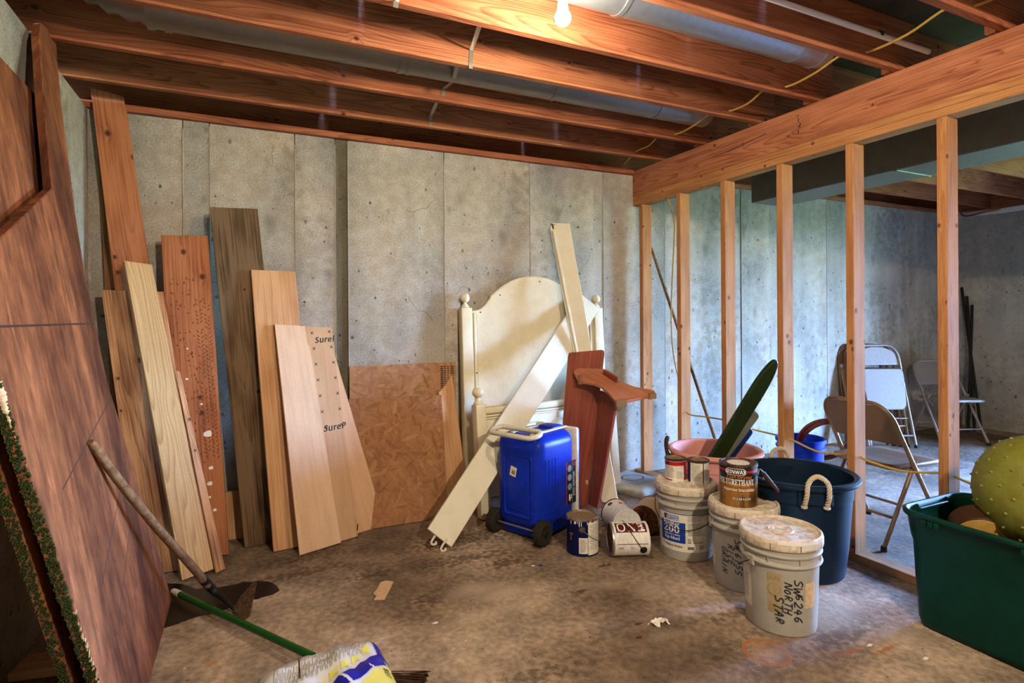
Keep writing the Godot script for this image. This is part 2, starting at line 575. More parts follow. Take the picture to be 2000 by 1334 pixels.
# old slab: 4 m x 4 m, its corner at x -1, z -4
func slab_floor() -> Array:
	var w := 2048; var h := 2048
	var a := noise_bytes(w, h, 71, 0.0016, 4)
	var b := noise_bytes(w, h, 72, 0.009, 4)
	var c := noise_bytes(w, h, 73, 0.05, 4)
	var e := noise_bytes(w, h, 74, 0.3, 2)
	var out := PackedByteArray(); out.resize(w * h * 3)
	var rel := PackedByteArray(); rel.resize(w * h * 3)
	for i in w * h:
		var t := (a[i] - 128) / 128.0 * 0.17 + (b[i] - 128) / 128.0 * 0.20 + (c[i] - 128) / 128.0 * 0.17
		var k := 1.0 + t + (e[i] - 128) / 128.0 * 0.13
		var g: float = clamp(0.5 + (a[i] - 128) / 128.0 + (c[i] - b[i]) / 255.0 * 0.6, 0.0, 1.0)
		out[i * 3] = int(clamp(lerp(0.465, 0.55, g) * k, 0, 1) * 255); out[i * 3 + 1] = int(clamp(lerp(0.383, 0.475, g) * k, 0, 1) * 255); out[i * 3 + 2] = int(clamp(lerp(0.303, 0.393, g) * k, 0, 1) * 255)
		var q := int(clamp(128 + (c[i] - 128) * 0.45 + (e[i] - 128) * 0.3, 0, 255))
		rel[i * 3] = q; rel[i * 3 + 1] = q; rel[i * 3 + 2] = q
	var s := 512.0
	var X := func(x: float) -> float: return (x + 1.0) * s
	var Z := func(z: float) -> float: return (z + 4.0) * s
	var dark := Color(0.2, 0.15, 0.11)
	var pale := Color(0.74, 0.68, 0.6)
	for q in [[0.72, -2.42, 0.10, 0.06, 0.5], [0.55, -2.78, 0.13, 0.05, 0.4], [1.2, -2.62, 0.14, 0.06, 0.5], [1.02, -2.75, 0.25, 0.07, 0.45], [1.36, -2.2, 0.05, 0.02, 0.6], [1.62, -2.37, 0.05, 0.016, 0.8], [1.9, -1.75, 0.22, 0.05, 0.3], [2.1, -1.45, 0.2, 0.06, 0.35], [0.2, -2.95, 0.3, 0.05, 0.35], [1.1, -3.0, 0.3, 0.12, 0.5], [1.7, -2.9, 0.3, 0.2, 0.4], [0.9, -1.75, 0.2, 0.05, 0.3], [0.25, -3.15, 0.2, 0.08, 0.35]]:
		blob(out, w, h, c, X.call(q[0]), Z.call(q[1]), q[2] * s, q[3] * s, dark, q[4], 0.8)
	for q in [[0.92, -2.42, 0.16, 0.07, 0.4], [1.05, -2.33, 0.2, 0.05, 0.35], [1.45, -1.75, 0.10, 0.04, 0.3], [1.66, -2.08, 0.085, 0.07, 0.25], [1.5, -2.2, 0.1, 0.07, 0.2], [0.48, -2.21, 0.05, 0.012, 0.8], [0.44, -2.19, 0.05, 0.01, 0.8], [0.9, -2.2, 0.3, 0.05, 0.25], [2.2, -1.55, 0.2, 0.12, 0.3], [2.3, -1.35, 0.12, 0.06, 0.3]]:
		blob(out, w, h, c, X.call(q[0]), Z.call(q[1]), q[2] * s, q[3] * s, pale, q[4], 0.8)
	blob(out, w, h, c, X.call(0.81), Z.call(-2.08), 0.05 * s, 0.025 * s, Color(0.62, 0.66, 0.45), 0.35, 0.4)
	blob(out, w, h, c, X.call(-0.13), Z.call(-2.32), 0.025 * s, 0.008 * s, Color(0.78, 0.4, 0.25), 0.8, 0.3)
	for q in [[2.15, -1.32, 0.12], [2.03, -1.37, 0.1]]: blob(out, w, h, c, X.call(q[0]), Z.call(q[1]), q[2] * s, 0.012 * s, Color(0.6, 0.36, 0.2), 0.7, 0.5)
	# rust ring left by a tin and pale rings
	for q in [[1.74, -1.50, 0.085, Color(0.6, 0.36, 0.2), 0.55, true], [1.66, -2.07, 0.1, Color(0.64, 0.56, 0.47), 0.16, false]]:
		for k in 900:
			var an := TAU * k / 900.0
			for j in 9:
				var rr: float = q[2] * s - j
				var px := int(X.call(q[0]) + cos(an) * rr); var py := int(Z.call(q[1]) + sin(an) * rr)
				var t := (py * w + px) * 3
				var f: float = q[4] * (0.35 + b[py * w + px] / 255.0) * (1.0 - j / 9.0)
				out[t] = int(lerp(float(out[t]), q[3].r * 255, f)); out[t + 1] = int(lerp(float(out[t + 1]), q[3].g * 255, f)); out[t + 2] = int(lerp(float(out[t + 2]), q[3].b * 255, f))
		if q[5]: blob(out, w, h, c, X.call(q[0]), Z.call(q[1]), q[2] * s, q[2] * s, Color(0.62, 0.44, 0.3), 0.4, 0.3)
	var r := RandomNumberGenerator.new()
	r.seed = 12
	for k in 900:          # grit
		var px := r.randi() % w; var py := r.randi() % h
		var f := 0.45 if r.randf() < 0.75 else 1.45
		for y in r.randi_range(1, 3):
			for x in r.randi_range(1, 5):
				var q := (posmod(py + y, h) * w + posmod(px + x, w)) * 3
				for j in 3: out[q + j] = int(min(255.0, out[q + j] * f))
	return [to_tex(out, w, h), to_tex(rel, w, h)]

# light dust and scuffs that tint a plain colour (white = clean)
func grime(seed_: int, dirt: Color, amt: float, scratch := 60) -> ImageTexture:
	var w := 256; var h := 256
	var a := noise_bytes(w, h, seed_, 0.02, 4)
	var b := noise_bytes(w, h, seed_ + 1, 0.12, 3)
	var out := PackedByteArray(); out.resize(w * h * 3)
	for i in w * h:
		var t: float = clamp((a[i] * 0.65 + b[i] * 0.35) / 255.0 * 2.2 - 0.75, 0.0, 1.0) * amt
		var c := Color.WHITE.lerp(dirt, t)
		out[i * 3] = int(c.r * 255); out[i * 3 + 1] = int(c.g * 255); out[i * 3 + 2] = int(c.b * 255)
	var r := RandomNumberGenerator.new()
	r.seed = seed_
	for k in scratch:
		var px := r.randf() * w; var py := r.randf() * h; var an := r.randf() * TAU
		for s in r.randi_range(2, 14):
			px += cos(an); py += sin(an)
			var q := (posmod(int(py), h) * w + posmod(int(px), w)) * 3
			for j in 3: out[q + j] = int(out[q + j] * 0.7)
	return to_tex(out, w, h)

# ---------------------------------------------------------------- materials
func mat(col: Color, rough := 0.6, tex: Texture2D = null, scale := Vector3.ONE, metal := 0.0) -> StandardMaterial3D:
	var m := StandardMaterial3D.new()
	m.albedo_color = col
	m.roughness = rough
	m.metallic = metal
	m.metallic_specular = 0.4 if not tex or metal > 0.0 else 0.25
	m.texture_filter = BaseMaterial3D.TEXTURE_FILTER_LINEAR_WITH_MIPMAPS_ANISOTROPIC
	if tex:
		m.albedo_texture = tex
		m.uv1_scale = scale
	return m

func wmat(tex: Texture2D, tint := Color.WHITE, rough := 0.72) -> StandardMaterial3D:
	return mat(tint, rough, tex, Vector3(1 / 0.3, 1 / 2.4, 1))

func tri_mat(col: Color, rough: float, tex: Texture2D, scale := 3.0, metal := 0.0) -> StandardMaterial3D:
	var m := mat(col, rough, tex, Vector3.ONE * scale, metal)
	m.uv1_triplanar = true
	return m

func uvr() -> Vector2:
	return Vector2(rng.randf(), 1.2 + rng.randf_range(-0.15, 0.15))

func make_materials() -> void:
	M.fir = wmat(wood(1, Color(0.635, 0.40, 0.265), Color(0.385, 0.195, 0.12), 120, 0.75, 0.6, 0.3, 3))
	M.fir2 = wmat(wood(2, Color(0.60, 0.36, 0.235), Color(0.37, 0.185, 0.11), 90, 0.8, 0.5, 0.35, 4, 0.03))
	M.stud = wmat(wood(3, Color(0.665, 0.465, 0.285), Color(0.47, 0.28, 0.155), 110, 0.55, 0.5, 0.28, 12))
	M.red = wmat(wood(4, Color(0.65, 0.415, 0.27), Color(0.42, 0.225, 0.135), 60, 0.45, 0.7, 0.45, 7))
	M.yellow = wmat(wood(5, Color(0.77, 0.635, 0.44), Color(0.57, 0.42, 0.26), 75, 0.75, 0.3, 0.1, 1, 0.03))
	M.grey = wmat(wood(6, Color(0.53, 0.43, 0.32), Color(0.28, 0.20, 0.13), 80, 0.5, 0.8, 0.6, 3), Color(0.80, 0.79, 0.76), 0.85)
	M.light = wmat(wood(7, Color(0.75, 0.575, 0.405), Color(0.58, 0.39, 0.25), 50, 0.4, 0.6, 0.35, 3))
	M.rough = wmat(wood(8, Color(0.74, 0.56, 0.40), Color(0.42, 0.27, 0.18), 70, 0.6, 0.7, 0.6, 6))
	M.mahogany = wmat(wood(9, Color(0.68, 0.385, 0.275), Color(0.44, 0.21, 0.145), 50, 0.4, 0.8, 0.25, 0), Color(0.76, 0.70, 0.66), 0.45)
	M.ply = wmat(wood(10, Color(0.79, 0.655, 0.52), Color(0.71, 0.56, 0.43), 22, 0.3, 0.5, 0.35, 1, 0.05), Color.WHITE, 0.8)
	M.old = wmat(wood(11, Color(0.50, 0.36, 0.22), Color(0.24, 0.15, 0.09), 60, 0.5, 1.0, 0.5, 2), Color.WHITE, 0.85)
	M.osb = mat(Color.WHITE, 0.8, strands(21, [Color(0.62, 0.445, 0.30), Color(0.68, 0.51, 0.36), Color(0.56, 0.39, 0.26), Color(0.65, 0.48, 0.33), Color(0.52, 0.355, 0.23)], 1500, 0, 512, 512, 52.0), Vector3(1.05, 1.05, 1))
	M.osb_pale = M.osb.duplicate()
	M.osb.albedo_color = Color(0.93, 0.90, 0.87)
	M.ply_mid = M.ply.duplicate()
	M.ply_mid.albedo_color = Color(0.90, 0.87, 0.83)
	M.ply_warm = M.ply.duplicate()
	M.ply_warm.albedo_color = Color(0.96, 0.92, 0.88)
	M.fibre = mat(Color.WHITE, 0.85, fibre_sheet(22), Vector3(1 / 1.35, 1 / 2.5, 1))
	var moss := strands(23, [Color(0.17, 0.24, 0.08), Color(0.22, 0.29, 0.10), Color(0.27, 0.21, 0.13), Color(0.13, 0.19, 0.06), Color(0.20, 0.26, 0.09), Color(0.36, 0.31, 0.22)], 5200, 0, 256, 256, 7)
	M.moss = tri_mat(Color.WHITE, 0.95, moss, 5.0)
	var cw := concrete(31, Color(0.60, 0.568, 0.512))
	M.concrete = mat(Color.WHITE, 0.88, cw[0], Vector3(1 / 3.0, 1 / 2.4, 1))
	M.concrete.heightmap_enabled = true
	M.concrete.heightmap_texture = cw[1]
	M.concrete.heightmap_scale = 0.5
	M.concrete_dark = M.concrete.duplicate()
	M.concrete_dark.albedo_color = Color(0.60, 0.59, 0.53)
	M.concrete_pale = M.concrete.duplicate()
	M.concrete_pale.albedo_color = Color(1.0, 1.0, 1.0)
	var fl := slab_floor()
	M.floor = mat(Color.WHITE, 0.72, fl[0], Vector3(0.25, 0.25, 1))
	M.floor.heightmap_enabled = true
	M.floor.heightmap_texture = fl[1]
	M.floor.heightmap_scale = 0.4
	var dust := grime(41, Color(0.66, 0.56, 0.44), 0.6)
	var light_dust := grime(43, Color(0.80, 0.74, 0.64), 0.45, 40)
	var clean := grime(44, Color(0.90, 0.87, 0.80), 0.4, 0)
	var rust := grime(45, Color(0.36, 0.2, 0.1), 1.0)
	M.tin = tri_mat(Color(0.62, 0.63, 0.64), 0.36, clean, 4.0, 0.85)
	M.duct = tri_mat(Color(0.52, 0.50, 0.46), 0.36, clean, 2.0, 0.75)
	M.duct_dark = tri_mat(Color(0.40, 0.385, 0.35), 0.5, clean, 2.0, 0.4)
	M.rusty = tri_mat(Color(0.40, 0.24, 0.13), 0.5, rust, 8.0, 0.3)
	M.rim = tri_mat(Color(0.42, 0.36, 0.28), 0.42, rust, 9.0, 0.6)
	M.can_top = tri_mat(Color(0.52, 0.42, 0.31), 0.7, dust, 12.0, 0.1)
	M.pail = tri_mat(Color(0.62, 0.595, 0.545), 0.5, clean, 3.0)
	M.pail_lid = tri_mat(Color(0.80, 0.75, 0.66), 0.6, dust, 4.0)
	M.blue_can = tri_mat(Color(0.035, 0.065, 0.24), 0.4, light_dust, 9.0)
	M.paper = tri_mat(Color(0.84, 0.81, 0.74), 0.7, light_dust, 9.0)
	M.paper_tan = tri_mat(Color(0.78, 0.68, 0.54), 0.75, light_dust, 9.0)
	M.white_tin = tri_mat(Color(0.86, 0.84, 0.80), 0.4, light_dust, 7.0)
	M.cooler = tri_mat(Color(0.06, 0.17, 0.64), 0.36, grime(47, Color(0.72, 0.66, 0.6), 0.55, 90), 2.2)
	M.tyre = tri_mat(Color(0.17, 0.15, 0.11), 0.8, dust, 12.0)
	M.white_plastic = tri_mat(Color(0.80, 0.78, 0.70), 0.5, light_dust, 6.0)
	M.navy_tub = tri_mat(Color(0.07, 0.128, 0.185), 0.36, grime(49, Color(0.7, 0.72, 0.75), 0.25, 90), 3.0)
	M.pink_tub = tri_mat(Color(0.80, 0.54, 0.49), 0.5, clean, 4.0)
	M.green_tote = tri_mat(Color(0.025, 0.185, 0.14), 0.42, grime(51, Color(0.55, 0.55, 0.45), 0.3, 60), 3.0)
	M.ball = tri_mat(Color(0.44, 0.44, 0.17), 0.5, grime(53, Color(0.74, 0.66, 0.5), 0.5, 0), 3.0)
	M.blue_pail = tri_mat(Color(0.02, 0.16, 0.60), 0.4, light_dust, 4.0)
	M.rope = mat(Color(0.72, 0.65, 0.54), 0.9)
	M.cream = tri_mat(Color(0.83, 0.785, 0.66), 0.5, clean, 1.4)
	M.groove = mat(Color(0.55, 0.49, 0.36), 0.7)
	M.rail_white = tri_mat(Color(0.83, 0.80, 0.70), 0.5, clean, 1.2)
	M.black = mat(Color(0.03, 0.03, 0.03), 0.7)
	M.ink = mat(Color(0.06, 0.06, 0.07), 0.7)
	M.ink_grey = mat(Color(0.38, 0.36, 0.34), 0.7)
	M.white_ink = mat(Color(0.88, 0.86, 0.82), 0.6)
	M.red_ink = mat(Color(0.60, 0.05, 0.09), 0.5)
	M.blue_ink = mat(Color(0.03, 0.19, 0.50), 0.5)
	M.orange_ink = mat(Color(0.74, 0.40, 0.16), 0.5)
	M.gold_ink = mat(Color(0.56, 0.45, 0.24), 0.6)
	M.maroon_ink = mat(Color(0.30, 0.075, 0.04), 0.4)
	M.yellow_ink = mat(Color(0.84, 0.80, 0.38), 0.5)
	M.green_ink = mat(Color(0.04, 0.32, 0.13), 0.5)
	M.brown_can = mat(Color.WHITE, 0.35, wood(14, Color(0.50, 0.34, 0.15), Color(0.14, 0.085, 0.04), 40, 0.7, 0.6, 0.6, 3), Vector3(3, 1.5, 1))
	M.chair = tri_mat(Color(0.47, 0.36, 0.27), 0.4, clean, 5.0, 0.2)
	M.chair_dark = tri_mat(Color(0.34, 0.23, 0.15), 0.42, light_dust, 5.0, 0.3)
	M.chair_pale = tri_mat(Color(0.58, 0.53, 0.49), 0.4, clean, 5.0, 0.2)
	M.handle = tri_mat(Color(0.52, 0.40, 0.28), 0.85, grime(55, Color(0.45, 0.34, 0.24), 0.7, 200), 5.0)
	M.iron = tri_mat(Color(0.13, 0.12, 0.10), 0.6, dust, 10.0, 0.4)
	M.blade = tri_mat(Color(0.36, 0.27, 0.17), 0.75, rust, 14.0, 0.3)
	M.green_paint = mat(Color(0.02, 0.27, 0.055), 0.35)
	M.cable = mat(Color(0.70, 0.56, 0.24), 0.5)
	M.cable_white = mat(Color(0.75, 0.72, 0.68), 0.5)
	M.copper = mat(Color(0.72, 0.46, 0.33), 0.35, null, Vector3.ONE, 0.8)
	M.hose = mat(Color(0.32, 0.09, 0.05), 0.4)
	M.ski = tri_mat(Color(0.13, 0.18, 0.075), 0.4, light_dust, 3.0)
	M.ski_grey = tri_mat(Color(0.42, 0.43, 0.38), 0.5, light_dust, 3.0)
	M.ski_blue = tri_mat(Color(0.10, 0.17, 0.33), 0.45, light_dust, 3.0)
	M.bag = mat(Color(0.80, 0.79, 0.76), 0.35)
	M.card = tri_mat(Color(0.76, 0.62, 0.48), 0.9, light_dust, 10.0)
	M.tissue = mat(Color(0.85, 0.80, 0.74), 0.9)
	M.wet = mat(Color(0.085, 0.052, 0.028), 0.42)
	M.bristle = tri_mat(Color(0.26, 0.18, 0.12), 0.9, dust, 8.0)
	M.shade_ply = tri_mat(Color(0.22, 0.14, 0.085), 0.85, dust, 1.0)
	M.grass = mat(Color(0.24, 0.36, 0.13), 0.95)
	M.drum = tri_mat(Color(0.76, 0.60, 0.30), 0.6, light_dust, 6.0)
	M.mahogany_pale = wmat(wood(15, Color(0.66, 0.42, 0.28), Color(0.48, 0.26, 0.17), 40, 0.35, 0.8, 0.25, 0), Color.WHITE, 0.5)
	M.white_paint = mat(Color(0.80, 0.78, 0.73), 0.4)
	M.white_drip = tri_mat(Color(0.62, 0.58, 0.5), 0.4, rust, 9.0, 0.3)
	M.concrete_lump = tri_mat(Color(0.72, 0.70, 0.65), 0.85, light_dust, 3.0)
	M.brown = tri_mat(Color(0.22, 0.13, 0.07), 0.5, light_dust, 6.0)

func sky_and_camera() -> void:
	var cam := Camera3D.new()
	cam.name = "camera"
	add_child(cam)
	var near := 0.05
	cam.projection = Camera3D.PROJECTION_FRUSTUM
	cam.near = near
	cam.far = 200.0
	cam.size = 1334.0 / 1102.9 * near
	cam.frustum_offset = Vector2(0, -(667.0 - 618.92) / 1102.9 * near)
	cam.position = V(0, 1.25, 0)
	cam.basis = Basis(Vector3.UP, -0.43858) * Basis(Vector3.BACK, -0.0061)
	cam.current = true
	var we := WorldEnvironment.new()
	we.name = "world"
	var e := Environment.new()
	e.background_mode = Environment.BG_SKY
	var sm := ProceduralSkyMaterial.new()
	sm.sky_top_color = Color(0.36, 0.56, 0.94)
	sm.sky_horizon_color = Color(0.66, 0.82, 1.0)
	sm.ground_horizon_color = Color(0.55, 0.62, 0.60)
	sm.ground_bottom_color = Color(0.30, 0.34, 0.28)
	sm.energy_multiplier = 360.0
	var sk := Sky.new()
	sk.sky_material = sm
	e.sky = sk
	e.tonemap_mode = Environment.TONE_MAPPER_LINEAR
	e.tonemap_exposure = 1.12
	e.sdfgi_enabled = true
	e.ssao_enabled = true
	e.ssil_enabled = true
	we.environment = e
	add_child(we)
	# low sun on the grass outside the walk-out door
	var sun := DirectionalLight3D.new()
	sun.name = "sun"
	sun.light_color = Color(1.0, 0.95, 0.86)
	sun.light_energy = 60.0
	sun.shadow_enabled = true
	add_child(sun)
	sun.look_at_from_position(Vector3(9.0, 8.0, 9.0), Vector3(12.0, 0, 0))

func light_bulb(at: Vector3, energy: float, label: String, holder: String) -> void:
	var t := thing("light_bulb", at, label, "light bulb")
	var st := new_st()
	var p := [[0.0, -0.055]]
	for k in range(1, 10): p.append([0.03 * sin(PI * k / 12.0 ), -0.025 - 0.03 * cos(PI * k / 12.0)])
	p.append_array([[0.017, 0.028], [0.0135, 0.045], [0.0135, 0.05], [0.0, 0.05]])
	lathe(st, p, 28, at)
	var glow := mat(Color(1, 0.97, 0.9), 0.3)
	glow.emission_enabled = true
	glow.emission = Color(1.0, 0.95, 0.82)
	glow.emission_energy_multiplier = 6.0
	obj("glass", st, glow, t)
	st = new_st()
	lathe(st, [[0.0135, 0.046], [0.0145, 0.05], [0.0145, 0.072], [0.0, 0.072]], 20, at)
	obj("screw_base", st, M.tin, t)
	var l := OmniLight3D.new()
	l.name = "glow"
	l.light_color = Color(1.0, 0.945, 0.86)
	l.light_energy = energy
	l.light_size = 0.03
	l.omni_range = 14.0
	l.omni_attenuation = 2.0
	l.shadow_enabled = true
	t.add_child(l)
	l.position = V(0, -0.022, 0)
	W = at
	st = new_st()
	lathe(st, [[0.02, 0.062], [0.048, 0.064], [0.055, 0.072], [0.055, 0.084], [0.0, 0.084]], 28, at)
	var h := lone("lamp_holder", st, M.white_plastic, holder, "lamp holder")
	# its mounting block, fixed between the joists
	W = at
	st = new_st()
	box(st, at + V(-0.05, 0.084, -0.05), at + V(0.05, 0.12, 0.13), 0.003)
	obj("mounting_block", st, M.fir, h)
	h.get_child(0).position = Vector3.ZERO

func build_room() -> void:
	var ztop := 2.4
	# floor
	W = Vector3.ZERO
	var st := new_st()
	for xz in [[-1.0, -4.0, 7.6, 3.3]]:
		var a := V(xz[0], 0, xz[3]); var b := V(xz[2], 0, xz[3]); var c := V(xz[2], 0, xz[1]); var d := V(xz[0], 0, xz[1])
		var uv := func(p: Vector3) -> Vector2: return Vector2(p.x + 1.0, p.z + 4.0)
		quad(st, a, b, c, d, uv.call(a), uv.call(b), uv.call(c), uv.call(d))
	box(st, V(-1.0, -0.2, -4.0), V(7.6, -0.002, 3.3), 0.0)
	tag(obj("floor", st, M.floor), "", "", "", "structure")
	# back wall: cast between form panels; the joints between them show
	var wall := setting("wall_back")
	var xs := [-1.0, -0.322, -0.19, 0.267, 0.501, 0.579, 1.213, 1.864, 2.5, 3.1, 3.956, 5.086, 6.394, 7.6]
	var off := [0.0, 0.003, 0.0, 0.002, -0.006, 0.0, 0.003, 0.0, 0.002, 0.0, 0.003, 0.0, -0.002]
	for k in xs.size() - 1:
		st = new_st()
		var lo := V(xs[k] + 0.0025, -0.05, -3.9)
		var hi := V(xs[k + 1] - 0.0025, 2.367, -3.66 + off[k])
		var n := [V(lo.x, lo.y, hi.z), V(hi.x, lo.y, hi.z), hi, V(lo.x, hi.y, hi.z)]
		box(st, lo, hi - V(0, 0, 0.001), 0.002)
		var u := []
		for p in n: u.append(Vector2(p.x + 1.0 + 0.37 * k, 2.4 - p.y))
		quad(st, n[0], n[1], n[2], n[3], u[0], u[1], u[2], u[3])
		obj("form_panel", st, M.concrete_dark if k == 4 else (M.concrete_pale if k == 1 else M.concrete), wall)
	st = new_st()
	box(st, V(-1.0, -0.05, -3.88), V(7.6, 2.36, -3.67), 0.0)
	obj("core", st, M.concrete_dark, wall)
	# fins of cement that leaked through the form joints
	st = new_st()
	for q in [[-0.322, 0.3, 2.32, 0.006], [-0.19, 1.2, 2.35, 0.004], [0.267, 0.2, 2.3, 0.004], [0.501, 0.1, 2.33, 0.005], [0.579, 0.1, 2.36, 0.006], [1.213, 0.6, 2.3, 0.005], [1.864, 1.2, 2.33, 0.003], [2.5, 0.2, 2.3, 0.005], [3.956, 0.3, 2.3, 0.004], [5.086, 0.2, 2.34, 0.006], [6.394, 0.2, 2.34, 0.007]]:
		bar(st, V(q[0], q[1], -3.657), V(q[0], q[2], -3.657), q[3], 0.008, Vector3.RIGHT, 0.002)
	obj("joint_fins", st, M.concrete, wall)
	# other walls
	st = new_st()
	var wl := func(s: SurfaceTool, lo: Vector3, hi: Vector3, face: Array) -> void:
		box(s, lo, hi, 0.0)
		var u := []
		for p in face: u.append(Vector2(p.x + p.z, 2.4 - p.y))
		quad(s, face[0], face[1], face[2], face[3], u[0], u[1], u[2], u[3])
	wl.call(st, V(-1.0, -0.05, -3.9), V(-0.762, 2.366, 3.3), [V(-0.76, 0, 3.2), V(-0.76, 0, -3.66), V(-0.76, 2.367, -3.66), V(-0.76, 2.367, 3.2)])
	tag(obj("wall_left", st, M.concrete_pale), "", "", "", "structure")
	# front wall behind the camera
	st = new_st()
	box(st, V(-1.0, -0.05, 3.0), V(7.6, 2.367, 3.3), 0.0)
	tag(obj("wall_front", st, M.concrete), "", "", "", "structure")
	# right wall with the walk-out door opening, out of the frame
	st = new_st()
	wl.call(st, V(7.302, -0.05, -3.9), V(7.6, 2.366, -1.9), [V(7.3, 0, -3.66), V(7.3, 0, -1.9), V(7.3, 2.367, -1.9), V(7.3, 2.367, -3.66)])
	wl.call(st, V(7.302, -0.05, -0.5), V(7.6, 2.366, 3.3), [V(7.3, 0, -0.5), V(7.3, 0, 3.0), V(7.3, 2.367, 3.0), V(7.3, 2.367, -0.5)])
	box(st, V(7.3, 2.1, -1.9), V(7.6, 2.366, -0.5), 0.0)
	tag(obj("wall_right", st, M.concrete), "", "", "", "structure")
	# unseen stub wall added beside the door to keep daylight off the corner
	st = new_st()
	box(st, V(6.88, 0.0, -2.1), V(7.3, 2.366, -1.9), 0.002)
	tag(obj("wall_added_blocker", st, M.concrete), "", "", "", "structure")
	# ceiling: deck, sills and joists
	var ceil := setting("ceiling")
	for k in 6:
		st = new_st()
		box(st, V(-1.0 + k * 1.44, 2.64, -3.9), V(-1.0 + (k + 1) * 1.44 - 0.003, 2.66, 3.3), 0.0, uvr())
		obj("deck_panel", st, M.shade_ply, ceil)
	st = new_st()
	box(st, V(-0.93, 2.369, -3.80), V(2.78, 2.407, -3.63), 0.003, uvr())
	obj("sill_plate", st, M.fir2, ceil)
	st = new_st()
	box(st, V(2.88, 2.369, -3.80), V(7.3, 2.407, -3.63), 0.003, uvr())
	obj("sill_plate", st, M.fir2, ceil)
	st = new_st()
	box(st, V(-0.98, 2.407, -3.84), V(7.5, 2.64, -3.80), 0.0, uvr())
	obj("rim_joist", st, M.fir2, ceil)
	st = new_st()
	box(st, V(-0.98, 2.407, -3.8), V(-0.94, 2.64, 3.2), 0.0, uvr())
	obj("rim_joist", st, M.fir2, ceil)
	st = new_st()
	box(st, V(-0.98, 2.367, -3.62), V(-0.80, 2.398, 3.2), 0.0, uvr())
	obj("sill_plate", st, M.old, ceil)
	st = new_st()
	box(st, V(7.31, 2.369, -3.8), V(7.55, 2.64, 3.2), 0.0, uvr())
	obj("rim_joist", st, M.fir2, ceil)
	st = new_st()
	box(st, V(-1.0, 2.367, 3.0), V(7.55, 2.64, 3.25), 0.0, uvr())
	obj("rim_joist", st, M.fir2, ceil)
	var zs := [-3.334, -2.913, -2.454, -2.079, -1.66, -1.24, -0.82, -0.41, 0.0, 0.41, 0.82, 1.23, 1.64, 2.05, 2.46]
	for k in zs.size():
		st = new_st()
		box(st, V(-0.93, ztop, zs[k]), V(2.90, 2.638, zs[k] + 0.038), 0.003, uvr())
		obj("joist", st, M.fir if k % 2 == 0 else M.fir2, ceil)
		st = new_st()
		box(st, V(2.76, ztop, zs[k] - 0.040), V(7.31, 2.638, zs[k] - 0.002), 0.003, uvr())
		obj("joist", st, M.fir2 if k % 2 == 0 else M.fir, ceil)
	# stud partition
	var part := setting("wall_partition")
	st = new_st()
	bar(st, V(2.828, 2.2995, -3.76), V(2.828, 2.2995, 2.99), 0.089, 0.199, Vector3.RIGHT, 0.003, Vector2(0.1, 0.7))
	var bm := obj("beam", st, M.fir, part)
	st = new_st()
	for m in [[-2.555, 2.31, 0.012, 0.0], [-2.53, 2.31, 0.014, 0.3], [-2.545, 2.325, 0.0, 0.02], [-2.17, 2.36, 0.003, 0.016], [-2.165, 2.335, 0.012, 0.0], [-2.16, 2.30, 0.003, 0.016], [-2.155, 2.305, 0.012, 0.004], [-2.165, 2.27, 0.010, 0.0], [-2.17, 2.25, 0.0, 0.014]]:
		var c := V(2.7828, m[1], m[0])
		bar(st, c - V(0, m[2], m[3] * 0.5), c + V(0, m[2], m[3] * 0.5), 0.004, 0.0012, Vector3.BACK, 0.0)
	tag(obj("ink_marks", st, M.ink, bm), "", "", "", "stuff")
	for k in 2:
		st = new_st()
		bar(st, V(2.828, 2.142 + k * 0.0385, -3.655), V(2.828, 2.142 + k * 0.0385, 2.99), 0.089, 0.038, Vector3.RIGHT, 0.002, uvr())
		obj("top_plate", st, M.stud, part)
	st = new_st()
	bar(st, V(2.828, 0.0195, -3.655), V(2.828, 0.0195, 2.9), 0.089, 0.038, Vector3.RIGHT, 0.003, uvr())
	obj("sole_plate", st, M.stud, part)
	for z in [-3.558, -3.137, -2.722, -2.294, -1.876, -1.453]:
		st = new_st()
		bar(st, V(2.828, 0.039, z), V(2.828, 2.1225, z), 0.089, 0.041, Vector3.RIGHT, 0.003, uvr())
		obj("stud", st, M.stud, part)
	# outside: grass bank
	W = V(12, 0, 0)
	st = new_st()
	box(st, V(7.61, -0.3, -12.0), V(22.0, -0.06, 12.0), 0.0)
	tag(obj("ground_outside", st, M.grass), "", "", "", "structure")

